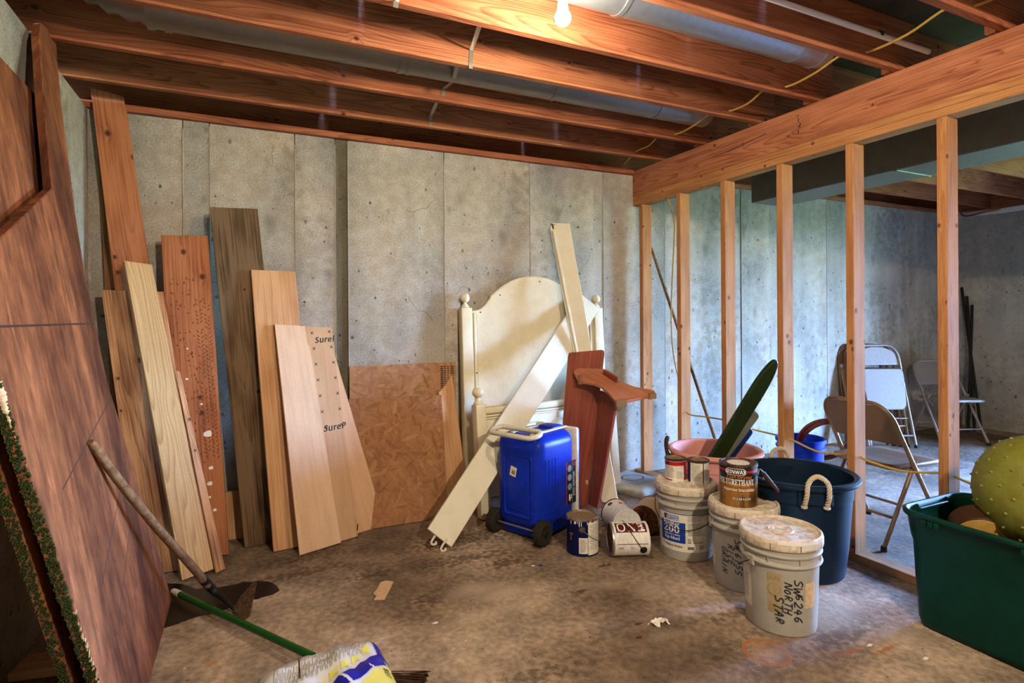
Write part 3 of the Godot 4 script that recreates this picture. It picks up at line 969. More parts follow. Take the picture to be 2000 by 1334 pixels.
func build_boards() -> void:
	var g := "boards leaning on the concrete back wall"
	var U := Vector3.UP
	var st: SurfaceTool
	var B := func(called: String, pts: Array, th: float, m: Material, label: String) -> MeshInstance3D:
		W = ((pts[0] as Vector3) + pts[1]) / 2
		W.y = 0
		var s := new_st()
		frame = slab(s, pts, th, uvr(), ((pts[2] as Vector3) - pts[1]).normalized())
		return lone(called, s, m, label, "board", g)
	# outlines run bottom left, bottom right, top right, top left
	B.call("plank", [V(-0.624, 0, -3.608), V(-0.414, 0, -3.564), V(-0.60, 2.33, -3.63), V(-0.72, 2.32, -3.63)], 0.018, M.old, "thin drab board almost hidden behind the tallest red plank in the corner")
	B.call("plank", [V(-0.475, 0, -3.457), V(-0.282, 0, -3.477), V(-0.575, 2.36, -3.580), V(-0.590, 2.43, -3.583), V(-0.73, 2.45, -3.583)], 0.038, M.red, "tallest reddish plank in the corner, reaching up to the joists")
	B.call("plank", [V(-0.473, 0, -3.239), V(-0.188, 0, -3.225), V(-0.402, 1.389, -3.50), V(-0.675, 1.396, -3.50)], 0.022, M.rough, "wide orange board with a dark rough streak, behind the yellow pine plank")
	B.call("plank", [V(-0.14, 0, -3.114), V(-0.107, 0, -3.148), V(-0.318, 0.967, -3.43), V(-0.346, 0.976, -3.43)], 0.012, M.rough, "narrow wooden strip just right of the yellow pine plank")
	B.call("plank", [V(-0.279, 0, -3.07), V(-0.162, 0, -3.155), V(-0.443, 1.525, -3.45), V(-0.57, 1.528, -3.45)], 0.034, M.yellow, "yellow pine plank with arched grain, leaning over the wide orange board")
	# nail-plate marked plank
	var d = B.call("plank", [V(-0.322, 0, -3.343), V(-0.094, 0, -3.335), V(-0.193, 1.702, -3.52), V(-0.414, 1.693, -3.52)], 0.038, M.red, "orange plank dotted with dark dents and white paint spots")
	var fr: Dictionary = frame
	W = (d as Node3D).position
	st = new_st()
	for k in 330:
		var u := rng.randf_range(0.02, 0.1)
		var v := rng.randf_range(-0.75, 0.62)
		if k < 170:
			u = 0.035 + 0.019 * (k % 4) + 0.002 * rng.randf()
			v = 0.50 - (k / 4) * 0.0215 - 0.0107 * (k % 2)
			u += rng.randf_range(-0.0025, 0.0025)
			v += rng.randf_range(-0.003, 0.003)
			if v < -0.35 or rng.randf() < 0.16: continue
		else: u = rng.randf_range(-0.09, 0.03)
		var c: Vector3 = fr.mid + fr.r * u + fr.g * v + fr.n * 0.0006
		var an := (0.7 if k % 2 == 0 else -0.7) if k < 170 else rng.randf_range(-0.5, 0.5)
		var ax: Vector3 = fr.r * cos(an + PI / 2) + fr.g * sin(an + PI / 2)
		var bx: Vector3 = fr.n.cross(ax)
		var L := 0.008 if k < 170 else rng.randf_range(0.002, 0.007)
		var wd := 0.0020 if k < 170 else rng.randf_range(0.0012, 0.0034)
		quad(st, c - ax * L - bx * wd, c + ax * L - bx * wd, c + ax * L + bx * wd, c - ax * L + bx * wd)
	tag(obj("dent_marks", st, mat(Color(0.36, 0.20, 0.12), 0.9), d), "", "", "", "stuff")
	st = new_st()
	for q in [[0.05, -0.22, 0.022], [0.055, -0.40, 0.012], [0.045, -0.48, 0.014], [0.03, -0.06, 0.006], [-0.03, 0.08, 0.007], [0.04, -0.55, 0.008], [0.06, -0.62, 0.01], [-0.02, 0.24, 0.005]]:
		var c: Vector3 = fr.mid + fr.r * q[0] + fr.g * q[1] + fr.n * 0.001
		for k in 9:
			var r0: float = q[2] * (0.85 + 0.16 * sin(k * 1.7))
			var r1: float = q[2] * (0.85 + 0.16 * sin(((k + 1) % 9) * 1.7))
			var a0 := TAU * k / 9; var a1 := TAU * (k + 1) / 9
			tri(st, c, c + fr.r * cos(a0) * r0 + fr.g * sin(a0) * r0, c + fr.r * cos(a1) * r1 + fr.g * sin(a1) * r1)
	tag(obj("paint_spots", st, M.white_ink, d), "", "", "", "stuff")
	B.call("plank", [V(-0.019, 0, -3.394), V(0.227, 0, -3.423), V(0.057, 1.869, -3.50), V(-0.181, 1.857, -3.50)], 0.03, M.grey, "tall grey weathered plank, darkest of the row along the back wall")
	B.call("plank", [V(0.122, 0, -3.252), V(0.368, 0, -3.298), V(0.253, 1.514, -3.47), V(0.02, 1.513, -3.47)], 0.034, M.light, "clean pale tan plank leaning between the grey plank and the plywood strips")
	# plywood underlayment
	var hh = B.call("plywood_strip", [V(0.40, 0, -3.225), V(0.559, 0, -3.294), V(0.455, 1.19, -3.45), V(0.30, 1.195, -3.45)], 0.008, M.ply_mid, "plywood strip printed with small x marks and black lettering")
	fr = frame
	W = (hh as Node3D).position
	st = new_st()
	var top: Vector3 = (V(0.455, 1.19, -3.45) + V(0.313, 1.192, -3.45)) / 2 + fr.n * 0.0008
	var bot: Vector3 = (V(0.559, 0, -3.294) + V(0.458, 0, -3.24)) / 2 + fr.n * 0.0008
	for k in 14:
		for s in [-1, 1]:
			var t := 0.02 + k * 0.075
			var c: Vector3 = top.lerp(bot, t) + fr.r * (0.051 * s - 0.0 * t)
			if s < 0 and t > 0.45: c += fr.r * 0.012
			for w in [1, -1]:
				var ax: Vector3 = (fr.r + fr.g * w).normalized()
				var bx: Vector3 = fr.n.cross(ax)
				quad(st, c - ax * 0.0105 - bx * 0.0018, c + ax * 0.0105 - bx * 0.0018, c + ax * 0.0105 + bx * 0.0018, c - ax * 0.0105 + bx * 0.0018)
	tag(obj("x_marks", st, M.ink, hh), "", "", "", "stuff")
	st = new_st()
	letters(st, "Surel", "Droid Sans!", 0.033, on_plane(top.lerp(bot, 0.055) + fr.r * 0.018, fr.r, fr.g), 1.0, 0.2)
	letters(st, "SureP", "Droid Sans!", 0.034, on_plane(top.lerp(bot, 0.475) + fr.r * 0.010, fr.r, fr.g), 1.0, 0.2)
	letters(st, "Surel", "Droid Sans!", 0.033, on_plane(top.lerp(bot, 0.955) + fr.r * 0.010, fr.r, fr.g), 1.0, 0.2)
	obj("printed_lettering", st, M.ink, hh)
	B.call("plywood_strip", [V(0.538, 0, -3.325), V(0.739, 0, -3.395), V(0.481, 1.008, -3.51), V(0.467, 1.07, -3.515), V(0.452, 1.0, -3.51)], 0.008, M.ply_warm, "plain plywood offcut tapering to a point, right of the printed strip")
	B.call("plywood_strip", [V(0.248, 0, -3.141), V(0.458, 0, -3.238), V(0.313, 1.201, -3.42), V(0.133, 1.206, -3.42)], 0.012, M.ply, "plain plywood strip overlapping the left edge of the printed strip")
	# chipboard panels
	var kk = B.call("chipboard_panel", [V(0.566, 0, -3.55), V(1.249, 0, -3.53), V(1.279, 0.944, -3.635), V(0.578, 0.943, -3.635)], 0.012, M.osb_pale, "rear chipboard panel with a block of small black print near its corner")
	fr = frame
	W = (kk as Node3D).position
	st = new_st()
	for rr in 15:
		for cc in 4:
			var o: Vector3 = fr.mid + fr.r * (0.238 + cc * 0.024) + fr.g * (0.452 - rr * 0.0125) + fr.n * 0.0012
			var wd := 0.02 - 0.006 * float((rr * 3 + cc * 7) % 3)
			quad(st, o, o + fr.r * wd, o + fr.r * wd + fr.g * 0.0065, o + fr.g * 0.0065)
	obj("printed_lines", st, M.ink, kk)
	st = new_st()
	B.call("plank", [V(1.152, 0, -3.47), V(1.328, 0, -3.543), V(1.25, 0.865, -3.59), V(1.19, 0.79, -3.59), V(1.138, 0.748, -3.59)], 0.018, M.light, "light board broken to a slanting point, between the chipboard and the headboard")
	B.call("chipboard_panel", [V(0.561, 0, -3.369), V(1.128, 0, -3.353), V(1.14, 0.36, -3.45), V(1.15, 0.736, -3.55), V(0.559, 0.749, -3.55)], 0.012, M.osb, "large front chipboard panel, square and flaky, leaning beside the plywood")
	# short block on the floor behind the orange and grey planks
	W = V(-0.02, 0, -3.52)
	st = new_st()
	bar(st, V(-0.14, 0.135, -3.585), V(0.12, 0.135, -3.565), 0.27, 0.034, Vector3.UP, 0.003, uvr())
	lone("wood_offcut", st, M.light, "short pale wood offcut behind the orange and grey planks, low on the wall", "board")
	# two big fibre sheets on the left wall
	W = V(-0.31, 0, -2.4)
	st = new_st()
	var F := [V(-0.310, 0.0, -1.893), V(-0.359, 0.286, -1.821), V(-0.454, 0.848, -1.683), V(-0.499, 1.113, -1.624), V(-0.535, 1.324, -1.532), V(-0.556, 1.445, -1.813), V(-0.598, 1.692, -2.407), V(-0.650, 2.002, -2.536), V(-0.704, 2.316, -2.690), V(-0.722, 2.40, -2.767), V(-0.726, 2.42, -2.837), V(-0.728, 2.43, -2.934), V(-0.725, 2.42, -2.975), V(-0.718, 2.398, -2.959), V(-0.700, 2.295, -2.905), V(-0.675, 2.147, -2.832), V(-0.656, 2.033, -2.790), V(-0.615, 1.795, -2.708), V(-0.592, 1.657, -2.658), V(-0.551, 1.420, -2.605), V(-0.481, 1.005, -2.591), V(-0.460, 0.884, -2.637), V(-0.423, 0.665, -2.712), V(-0.352, 0.245, -2.846), V(-0.310, 0.0, -2.914)]
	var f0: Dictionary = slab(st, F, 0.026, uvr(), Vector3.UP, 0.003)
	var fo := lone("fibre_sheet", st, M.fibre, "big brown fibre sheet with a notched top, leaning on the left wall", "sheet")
	edge_moss(fo, [V(-0.306, 0.02, -1.89), V(-0.359, 0.286, -1.821), V(-0.454, 0.848, -1.683), V(-0.499, 1.113, -1.624), V(-0.53, 1.3, -1.545)], f0.n, 0.026)
	W = (fo as Node3D).position
	st = new_st()
	var r2 := RandomNumberGenerator.new()
	r2.seed = 77
	var run := curve([V(-0.506, 1.115, -1.626), V(-0.500, 1.085, -1.632), V(-0.497, 1.06, -1.636), V(-0.491, 1.03, -1.643), V(-0.486, 1.0, -1.651), V(-0.478, 0.95, -1.662)], 9)
	var rad := []
	for k in run.size(): rad.append((0.0085 if k < 24 else 0.004) * r2.randf_range(0.45, 1.15))
	tube(st, run, rad, 7)
	for k in 26:
		var c: Vector3 = V(-0.359, 0.286, -1.821).lerp(V(-0.40, 0.52, -1.767), r2.randf()) + V(r2.randf_range(-0.004, 0.002), 0, r2.randf_range(0.002, 0.006))
		rbox(st, c, [Vector3(0.8, r2.randf(), 0.4).normalized(), Vector3.UP, Vector3.BACK], V(r2.randf_range(0.001, 0.004), r2.randf_range(0.002, 0.006), 0.002), 0.001, 1)
	tag(obj("white_scale", st, M.paper_tan, fo), "", "", "", "stuff")
	# shadows of wires, painted as thin dark strips across the sheet
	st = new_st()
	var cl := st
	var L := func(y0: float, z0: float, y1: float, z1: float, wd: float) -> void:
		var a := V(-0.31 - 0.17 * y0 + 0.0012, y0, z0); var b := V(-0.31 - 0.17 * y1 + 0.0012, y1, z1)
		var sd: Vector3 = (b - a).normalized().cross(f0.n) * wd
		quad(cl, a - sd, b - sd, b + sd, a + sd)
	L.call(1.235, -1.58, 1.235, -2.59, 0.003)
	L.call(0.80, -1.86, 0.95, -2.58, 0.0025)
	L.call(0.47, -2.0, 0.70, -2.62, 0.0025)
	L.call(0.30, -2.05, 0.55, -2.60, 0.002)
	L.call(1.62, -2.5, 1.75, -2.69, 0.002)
	obj("wire_shadow_lines", st, mat(Color(0.20, 0.105, 0.065), 0.9), fo)
	W = V(-0.385, 0, -2.2)
	st = new_st()
	var G := [V(-0.385, 0.0, -1.90), V(-0.429, 0.281, -1.865), V(-0.518, 0.849, -1.722), V(-0.549, 1.048, -1.669), V(-0.715, 2.10, -1.60), V(-0.713, 2.089, -2.685), V(-0.713, 2.087, -2.85), V(-0.643, 1.640, -2.629), V(-0.385, 0.0, -2.85)]
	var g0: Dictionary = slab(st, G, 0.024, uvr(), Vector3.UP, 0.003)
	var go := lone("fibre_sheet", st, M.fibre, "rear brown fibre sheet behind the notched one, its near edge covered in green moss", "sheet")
	edge_moss(go, [V(-0.385, 0.02, -1.89), V(-0.429, 0.281, -1.865), V(-0.518, 0.849, -1.722), V(-0.549, 1.048, -1.669)], g0.n, 0.024)
	# scraps on the floor in the corner by the left wall
	W = V(-0.6, 0, -1.75)
	st = new_st()
	slab(st, [V(-0.75, 0.05, -1.55), V(-0.50, 0.055, -1.62), V(-0.55, 0.16, -1.85), V(-0.75, 0.16, -1.85)], 0.03, uvr(), Vector3.RIGHT, 0.003, false)
	lone("wood_scrap", st, M.light, "pale sawn wood scrap with a slanting end, lowest in the dark left corner", "wood scrap", "wood scraps in the left corner")
	W = V(-0.6, 0, -2.2)
	st = new_st()
	bar(st, V(-0.74, 0.02, -2.35), V(-0.47, 0.02, -2.0), 0.09, 0.036, Vector3.RIGHT, 0.003, uvr())
	lone("wood_scrap", st, M.old, "dark wood scrap lying under the mossy sheets by the left wall", "wood scrap", "wood scraps in the left corner")
	W = V(-0.6, 0, -2.5)
	st = new_st()
	bar(st, V(-0.74, 0.02, -2.55), V(-0.5, 0.02, -2.5), 0.12, 0.03, Vector3.BACK, 0.003, uvr())
	lone("wood_scrap", st, M.light, "flat dim board end lying farthest back along the left wall", "wood scrap", "wood scraps in the left corner")

var frame: Dictionary

# a small rounded lump with half axes a, b, c
func tuft(st: SurfaceTool, p: Vector3, a: Vector3, b: Vector3, c: Vector3) -> void:
	st.set_smooth_group(1)
	for i in [-1.0, 1.0]:
		for j in [-1.0, 1.0]:
			for k in [-1.0, 1.0]:
				var m: Vector3 = (a * i + b * j + c * k) * 0.62
				for q in [[a * i, b * j], [b * j, c * k], [c * k, a * i]]: tri(st, p + m, p + q[0], p + q[1])
	st.set_smooth_group(-1)

func edge_moss(parent: Node3D, pts: Array, n: Vector3, th: float) -> void:
	W = parent.position
	var st := new_st()
	var path := curve(pts, 26)
	var r := RandomNumberGenerator.new()
	r.seed = 5 + pts.size()
	for i in path.size() - 1:
		var a: Vector3 = path[i]
		var b: Vector3 = path[i + 1]
		var t := (b - a).normalized()
		var o := t.cross(n)
		if o.z < 0: o = -o
		for k in 20:
			var c: Vector3 = a.lerp(b, r.randf()) - n * th * r.randf_range(0.04, 0.96)
			var s := r.randf_range(0.0015, 0.004)
			if r.randf() < 0.25 + 0.3 * sin(i * 0.13): continue
			tuft(st, c + o * 0.0012, n * s * 1.2, t * s * r.randf_range(1.0, 2.2), o * r.randf_range(0.0015, 0.0045))
	tag(obj("moss", st, M.moss, parent), "", "", "", "stuff")

# ---------------------------------------------------------------- bed
func finial(st: SurfaceTool, c: Vector3, s := 1.0) -> void:
	var p := [[0.0, 0.0], [0.026, 0.0], [0.030, 0.006], [0.026, 0.012], [0.014, 0.030], [0.011, 0.038]]
	for k in range(1, 12):
		var a := -PI / 2 + 0.36 + (PI - 0.36) * k / 11.0
		p.append([0.033 * cos(a), 0.070 + 0.033 * sin(a)])
	var q := []
	for e in p: q.append([e[0] * s, e[1] * s])
	q[q.size() - 1][0] = 0.0
	lathe(st, q, 26, c)

func build_bed() -> void:
	# headboard, leaning on the back wall
	var lean := Basis(Vector3.RIGHT, -0.062)
	var t := local_thing("headboard", Transform3D(lean, V(1.337, 0.004, -3.515)), "cream twin bed headboard with an arched panel, standing against the concrete wall", "headboard")
	var w := 1.053
	for x in [0.0, w]:
		var st := new_st()
		rbox(st, V(x, 0.655, 0), AX, V(0.038, 0.655, 0.034), 0.006, 3)
		obj("post", st, M.cream, t)
		st = new_st()
		finial(st, V(x, 1.309, 0))
		obj("finial", st, M.cream, t)
	var pts := []
	pts.append(V(0.036, 0.22, 0.012))
	pts.append(V(w - 0.036, 0.22, 0.012))
	var prof := [[0.036, 1.285], [0.085, 1.29], [0.12, 1.305], [0.155, 1.335], [0.178, 1.365], [0.187, 1.372], [0.195, 1.395], [0.235, 1.425], [0.29, 1.465], [0.35, 1.498], [0.42, 1.522], [0.48, 1.531], [w / 2, 1.533]]
	for k in range(prof.size()): pts.append(V(w - prof[k][0], prof[k][1], 0.012))
	for k in range(prof.size() - 2, -1, -1): pts.append(V(prof[k][0], prof[k][1], 0.012))
	var st := new_st()
	slab(st, pts, 0.022, Vector2.ZERO, Vector3.UP, 0.004, false, V(0.5, 0.8, 5))
	var panel := obj("panel", st, M.cream, t)
	st = new_st()
	var edge := []
	for k in range(prof.size()): edge.append(V(w - prof[k][0], prof[k][1] - 0.004, 0.001))
	for k in range(prof.size() - 2, -1, -1): edge.append(V(prof[k][0], prof[k][1] - 0.004, 0.001))
	tube(st, edge, 0.011, 8)
	obj("edge_moulding", st, M.cream, t)
	for x in [0.062, w - 0.062]:
		st = new_st()
		rbox(st, V(x, 0.74, 0.014), AX, V(0.011, 0.535, 0.006), 0.004, 2)
		obj("bead", st, M.cream, t)
		st = new_st()
		for s in [-1, 1]: bar(st, V(x + s * 0.0125, 0.22, 0.0135), V(x + s * 0.0125, 1.275, 0.0135), 0.0022, 0.003, Vector3.RIGHT, 0.0)
		tag(obj("groove_line", st, M.groove, t), "", "", "", "stuff")
	for q in [[0.57, 1.50], [0.255, 1.40], [0.105, 1.28], [0.062, 0.87]]:
		st = new_st()
		lathe(st, [[0.0, 0.0], [0.005, 0.0], [0.005, 0.002], [0.0, 0.002]], 12, Vector3.ZERO)
		var h := obj("screw_hole", st, M.black, t)
		h.transform = Transform3D(Basis(Vector3.RIGHT, PI / 2), V(q[0], q[1], 0.0135 if q[1] > 1 else 0.021))
	# footboard in front of it
	var dir := V(1.075, 0, -0.115)
	var fx := Transform3D(Basis(Vector3.UP, atan2(0.115, 1.075)) * Basis(Vector3.RIGHT, -0.10), V(1.325, 0.004, -3.245))
	t = local_thing("footboard", fx, "cream bed footboard with ball finials, standing in front of the taller headboard", "footboard")
	w = 1.065
	for x in [0.0, w]:
		st = new_st()
		rbox(st, V(x, 0.35, 0), AX, V(0.034, 0.35, 0.034), 0.006, 3)
		obj("post", st, M.cream, t)
		st = new_st()
		finial(st, V(x, 0.699, 0), 1.08)
		obj("finial", st, M.cream, t)
	st = new_st()
	rbox(st, V(w / 2, 0.655, 0.002), AX, V(w / 2 - 0.034, 0.022, 0.026), 0.014, 4)
	obj("top_rail", st, M.cream, t)
	for k in 2:
		st = new_st()
		rbox(st, V(w / 2, 0.622 - k * 0.016, 0.002), AX, V(w / 2 - 0.034, 0.0065, 0.021 - 0.005 * k), 0.005, 3)
		obj("moulding", st, M.cream, t)
	st = new_st()
	for k in 2: bar(st, V(0.036, 0.6315 - k * 0.017, 0.016), V(w - 0.036, 0.6315 - k * 0.017, 0.016), 0.003, 0.004, Vector3.UP, 0.0)
	tag(obj("groove_line", st, M.groove, t), "", "", "", "stuff")
	st = new_st()
	box(st, V(0.034, 0.12, -0.012), V(w - 0.034, 0.61, 0.010), 0.002)
	obj("panel", st, M.cream, t)
	# arched openings framed on the panel
	for c in 2:
		st = new_st()
		var x0 := 0.53 + 0.0 if c == 1 else 0.12
		var a := []
		a.append(V(x0, 0.2, 0.010))
		for k in 13: a.append(V(x0 + 0.06 - 0.06 * cos(PI / 2 * k / 12.0), 0.49 + 0.06 * sin(PI / 2 * k / 12.0), 0.010))
		for k in 13: a.append(V(x0 + 0.33 + 0.06 * sin(PI / 2 * k / 12.0), 0.49 + 0.06 * cos(PI / 2 * k / 12.0), 0.010))
		a.append(V(x0 + 0.39, 0.2, 0.010))
		tube(st, a, 0.006, 6)
		obj("arch_moulding", st, M.cream, t)
	# two side rails
	var R := [V(0.871, 0.088, -2.960), V(0.993, 0.000, -2.878), V(2.375, 1.280, -3.548), V(2.236, 1.413, -3.548)]
	W = V(0.97, 0, -2.9)
	st = new_st()
	slab(st, R, 0.02, Vector2.ZERO, (R[2] - R[1]).normalized(), 0.003)
	var rl := lone("bed_rail", st, M.rail_white, "long cream bed rail slanting across the headboard, its hooked end on the floor", "bed rail", "bed rails")
	var ax: Vector3 = (R[0] - R[1]).normalized()
	var dn: Vector3 = (R[0] - R[3]).normalized()
	W = rl.position
	for k in 2:
		st = new_st()
		var o: Vector3 = (R[1] as Vector3).lerp(R[0], 0.36 + 0.36 * k) - (R[2] - R[1]).cross(ax).normalized() * 0.0
		var hk := [o - dn * 0.03, o + dn * 0.022 + ax * 0.0, o + dn * 0.034 - ax * 0.012, o + dn * 0.022 - ax * 0.026, o + dn * 0.012 - ax * 0.020]
		tube(st, curve(hk, 4), 0.0065, 7)
		obj("hook", st, M.white_plastic, rl)
	W = V(2.36, 0, -3.37)
	st = new_st()
	var Q := [V(2.145, 0.000, -3.176), V(2.204, 0.000, -3.056), V(2.138, 1.906, -3.560), V(2.001, 1.924, -3.560), V(1.975, 1.885, -3.560)]
	slab(st, Q, 0.02, Vector2.ZERO, (Q[2] - Q[1]).normalized(), 0.003)
	var r2 := lone("bed_rail", st, M.rail_white, "taller pale bed rail standing nearly upright behind the reddish shelf, reaching above the headboard", "bed rail", "bed rails")
	W = r2.position
	st = new_st()
	bar(st, V(2.151, 0.050, -3.152), V(1.998, 1.868, -3.548), 0.02, 0.022, Vector3.RIGHT, 0.003)
	obj("ledge", st, M.rail_white, r2)
	for k in 2:
		st = new_st()
		tube(st, [V(2.011 + k * 0.025, 1.885, -3.575), V(2.007 + k * 0.025, 1.915, -3.575), V(1.995 + k * 0.025, 1.918, -3.575)], 0.006, 6)
		obj("hook", st, M.iron, r2)

func build_shelf() -> void:
	var t := thing("wall_shelf", V(2.0, 0, -3.15), "reddish brown wooden shelf unit stood on end, with a curved bracket board sticking out", "shelf")
	var st := new_st()
	slab(st, [V(1.80, 0, -3.16), V(2.027, 0, -3.195), V(2.112, 1.0, -3.06), V(2.108, 1.022, -3.058), V(2.096, 1.028, -3.062), V(1.938, 1.012, -3.228), V(1.926, 1.008, -3.238), V(1.920, 0.985, -3.24)], 0.018, Vector2(0.1, 0.3), V(0.1, 1, 0.1), 0.003)
	obj("back_board", st, M.mahogany, t)
	st = new_st()
	slab(st, [V(2.026, 0.0, -3.192), V(2.064, 0.0, -3.082), V(2.060, 0.735, -2.905), V(2.090, 0.765, -3.085)], 0.018, Vector2(0.6, 1.3), V(0, 1, 0.2), 0.003)
	obj("side_board", st, M.mahogany, t)
	st = new_st()
	slab(st, [V(1.918, 0.895, -3.154), V(1.958, 0.912, -3.168), V(2.026, 0.911, -3.139), V(2.116, 0.907, -3.094), V(2.132, 0.845, -2.971), V(2.197, 0.809, -2.877), V(2.291, 0.789, -2.801), V(2.274, 0.774, -2.780), V(2.016, 0.741, -2.826), V(2.015, 0.777, -2.893), V(2.007, 0.813, -2.965), V(1.979, 0.830, -3.007), V(1.927, 0.839, -3.045), V(1.909, 0.858, -3.089)], 0.019, Vector2(0.3, 0.9), V(0.3, -0.3, 0.8), 0.003, false)
	obj("bracket_board", st, M.mahogany_pale, t)
	st = new_st()
	cbox(st, V(2.095, 0.868, -2.993), [V(0.21, -0.35, 0.91).normalized(), V(-0.19, 0.865, 0.463), V(0.21, -0.35, 0.91).normalized().cross(V(-0.19, 0.865, 0.463).normalized())], V(0.062, 0.022, 0.009), 0.005)
	obj("cleat", st, M.mahogany, t)
	for q in [[V(2.045, 0.725, -2.812), 0.036, 0.022], [V(2.255, 0.758, -2.782), 0.026, 0.018]]:
		st = new_st()
		cbox(st, q[0], [Vector3(0.98, 0.1, 0.18).normalized(), Vector3(-0.1, 0.98, 0.1).normalized(), Vector3(-0.17, -0.1, 0.98).normalized()], Vector3(q[1], q[2], 0.012), 0.004)
		obj("end_block", st, M.old, t)
	st = new_st()
	bar(st, V(2.06, 0.728, -2.815), V(2.25, 0.758, -2.788), 0.02, 0.014, Vector3.UP, 0.002)
	obj("lip", st, M.mahogany_pale, t)
	st = new_st()
	rbox(st, V(1.925, 0.845, -3.085), AX, V(0.012, 0.03, 0.012), 0.004, 2)
	obj("corner_block", st, M.old, t)
	st = new_st()
	bar(st, V(2.0, 0.16, -3.155), V(2.03, 0.165, -3.16), 0.03, 0.03, Vector3.UP, 0.003)
	obj("foot_cleat", st, M.light, t)

# ---------------------------------------------------------------- cooler
func build_cooler() -> void:
	var wd := V(0.425, 0, 0.905)
	var dd := V(0.905, 0, -0.425)
	# local: x = along the wheel axle (towards the viewer's right), z = outwards from the wide face
	var b := Basis(wd, Vector3.UP, wd.cross(Vector3.UP))
	var t := local_thing("cooler", Transform3D(b, V(1.375, 0, -2.868)), "dirty blue wheeled cooler stood on end, with a white loop handle on top", "cooler")
	var z := -0.185   # centre of the body behind the wide face
	var st := new_st()
	rbox(st, V(-0.012, 0.318, z + 0.0), AX, V(0.163, 0.265, 0.185), 0.07, 7)
	var body := obj("body", st, M.cooler, t)
	st = new_st()
	rbox(st, V(0.0, 0.10, z - 0.005), AX, V(0.135, 0.09, 0.165), 0.02, 3)
	obj("foot", st, M.cooler, t)
	# raised frame round the recessed wide face
	st = new_st()
	var fr := []
	for q in [[-0.098, 0.13], [0.098, 0.13], [0.098, 0.47], [-0.098, 0.47]]:
		for k in 5:
			var a := PI * 1.0 + (PI / 2) * (fr.size() / 5 + k / 4.0)
			fr.append(V(q[0] + (0.02 if q[0] < 0 else -0.02) + 0.02 * cos(a), q[1] + (0.02 if q[1] < 0.3 else -0.02) + 0.02 * sin(a), z + 0.184))
	tube(st, fr, 0.008, 8, true)
	obj("panel_frame", st, M.cooler, body)
	st = new_st()
	rbox(st, V(0, 0.315, z + 0.178), AX, V(0.078, 0.165, 0.010), 0.008, 3)
	obj("recessed_panel", st, M.cooler, body)
	for k in 4:
		st = new_st()
		rbox(st, V(0.147, 0.30, z + 0.12 - k * 0.03), AX, V(0.009, 0.155, 0.009), 0.008, 4)
		obj("rib", st, M.cooler, body)
	# lid on the far side, white liner edge, blue cap
	st = new_st()
	rbox(st, V(0, 0.315, z - 0.197), AX, V(0.155, 0.272, 0.016), 0.014, 4)
	obj("lid_edge", st, M.white_plastic, t)
	st = new_st()
	rbox(st, V(0, 0.315, z - 0.222), AX, V(0.145, 0.262, 0.016), 0.014, 4)
	obj("lid", st, M.cooler, t)
	# top: handle channel
	for s in [-1, 1]:
		st = new_st()
		bar(st, V(0.07 * s, 0.586, z + 0.15), V(0.07 * s, 0.586, z - 0.19), 0.022, 0.01, Vector3.RIGHT, 0.003)
		obj("handle_arm", st, M.white_plastic, t)
	st = new_st()
	rbox(st, V(0, 0.583, z - 0.13), AX, V(0.056, 0.014, 0.05), 0.01, 3)
	obj("grip_block", st, M.cooler, t)
	st = new_st()
	var lp := []
	for k in 24:
		var a := TAU * k / 24.0
		lp.append(V((0.105 if cos(a) > 0 else -0.135) + 0.042 * cos(a), 0.598 - 0.010 * sin(a), z + 0.185 + 0.05 * sin(a)))
	tube(st, lp, 0.0145, 12, true)
	obj("loop_handle", st, M.white_plastic, t)
	for s in [-1, 1]:
		st = new_st()
		lathe(st, [[0.0, -0.027], [0.05, -0.027], [0.064, -0.02], [0.068, -0.008], [0.068, 0.008], [0.064, 0.02], [0.05, 0.027], [0.034, 0.022], [0.0, 0.022]], 32)
		for k in 26:
			var a := TAU * k / 26.0
			cbox(st, V(cos(a) * 0.067, 0.009 * (1 if k % 2 == 0 else -1), sin(a) * 0.067), [V(cos(a), 0, sin(a)), Vector3.UP, V(-sin(a), 0, cos(a))], V(0.0025, 0.012, 0.005), 0.001)
		var wh := obj("wheel", st, M.tyre, t)
		wh.transform = Transform3D(Basis(Vector3.BACK, -PI / 2), V(0.150 * s + 0.02 * s, 0.0705, z + 0.185))
		st = new_st()
		lathe(st, [[0.0, 0.0], [0.018, 0.0], [0.016, 0.008], [0.0, 0.01]], 16, V(0, 0.022 * 1, 0))
		obj("hub", st, M.black, wh)
	st = new_st()
	tube(st, [V(-0.15, 0.0705, z + 0.19), V(0.15, 0.0705, z + 0.19)], 0.005, 8)
	obj("axle", st, M.tin, t)
	# stickers
	st = new_st()
	var o := V(0.1512, 0.275, z - 0.125)
	box(st, o + V(-0.0015, -0.125, -0.05), o + V(0.0005, 0.125, 0.05), 0.0)
	var sk := obj("sticker", st, M.black, t)
	var rt := V(0, 0, -1)
	var on := func(y: float, zz: float) -> Vector3: return o + V(0.0012, y, -zz)
	st = new_st()
	letters(st, "Wheelie Cool", "Droid Sans!", 0.016, func(p: Vector2) -> Vector3: return on.call(-0.012 - p.x, 0.030 + p.y), 1.0)
	obj("lettering", st, M.white_ink, sk)
	st = new_st()
	quad(st, on.call(-0.125, -0.05), on.call(-0.125, -0.044), on.call(0.125, -0.044), on.call(0.125, -0.05))
	obj("red_stripe", st, mat(Color(0.75, 0.10, 0.16), 0.5), sk)
	st = new_st()
	quad(st, on.call(-0.125, 0.012), on.call(-0.125, 0.015), on.call(0.125, 0.015), on.call(0.125, 0.012))
	obj("blue_stripe", st, mat(Color(0.45, 0.62, 0.80), 0.5), sk)
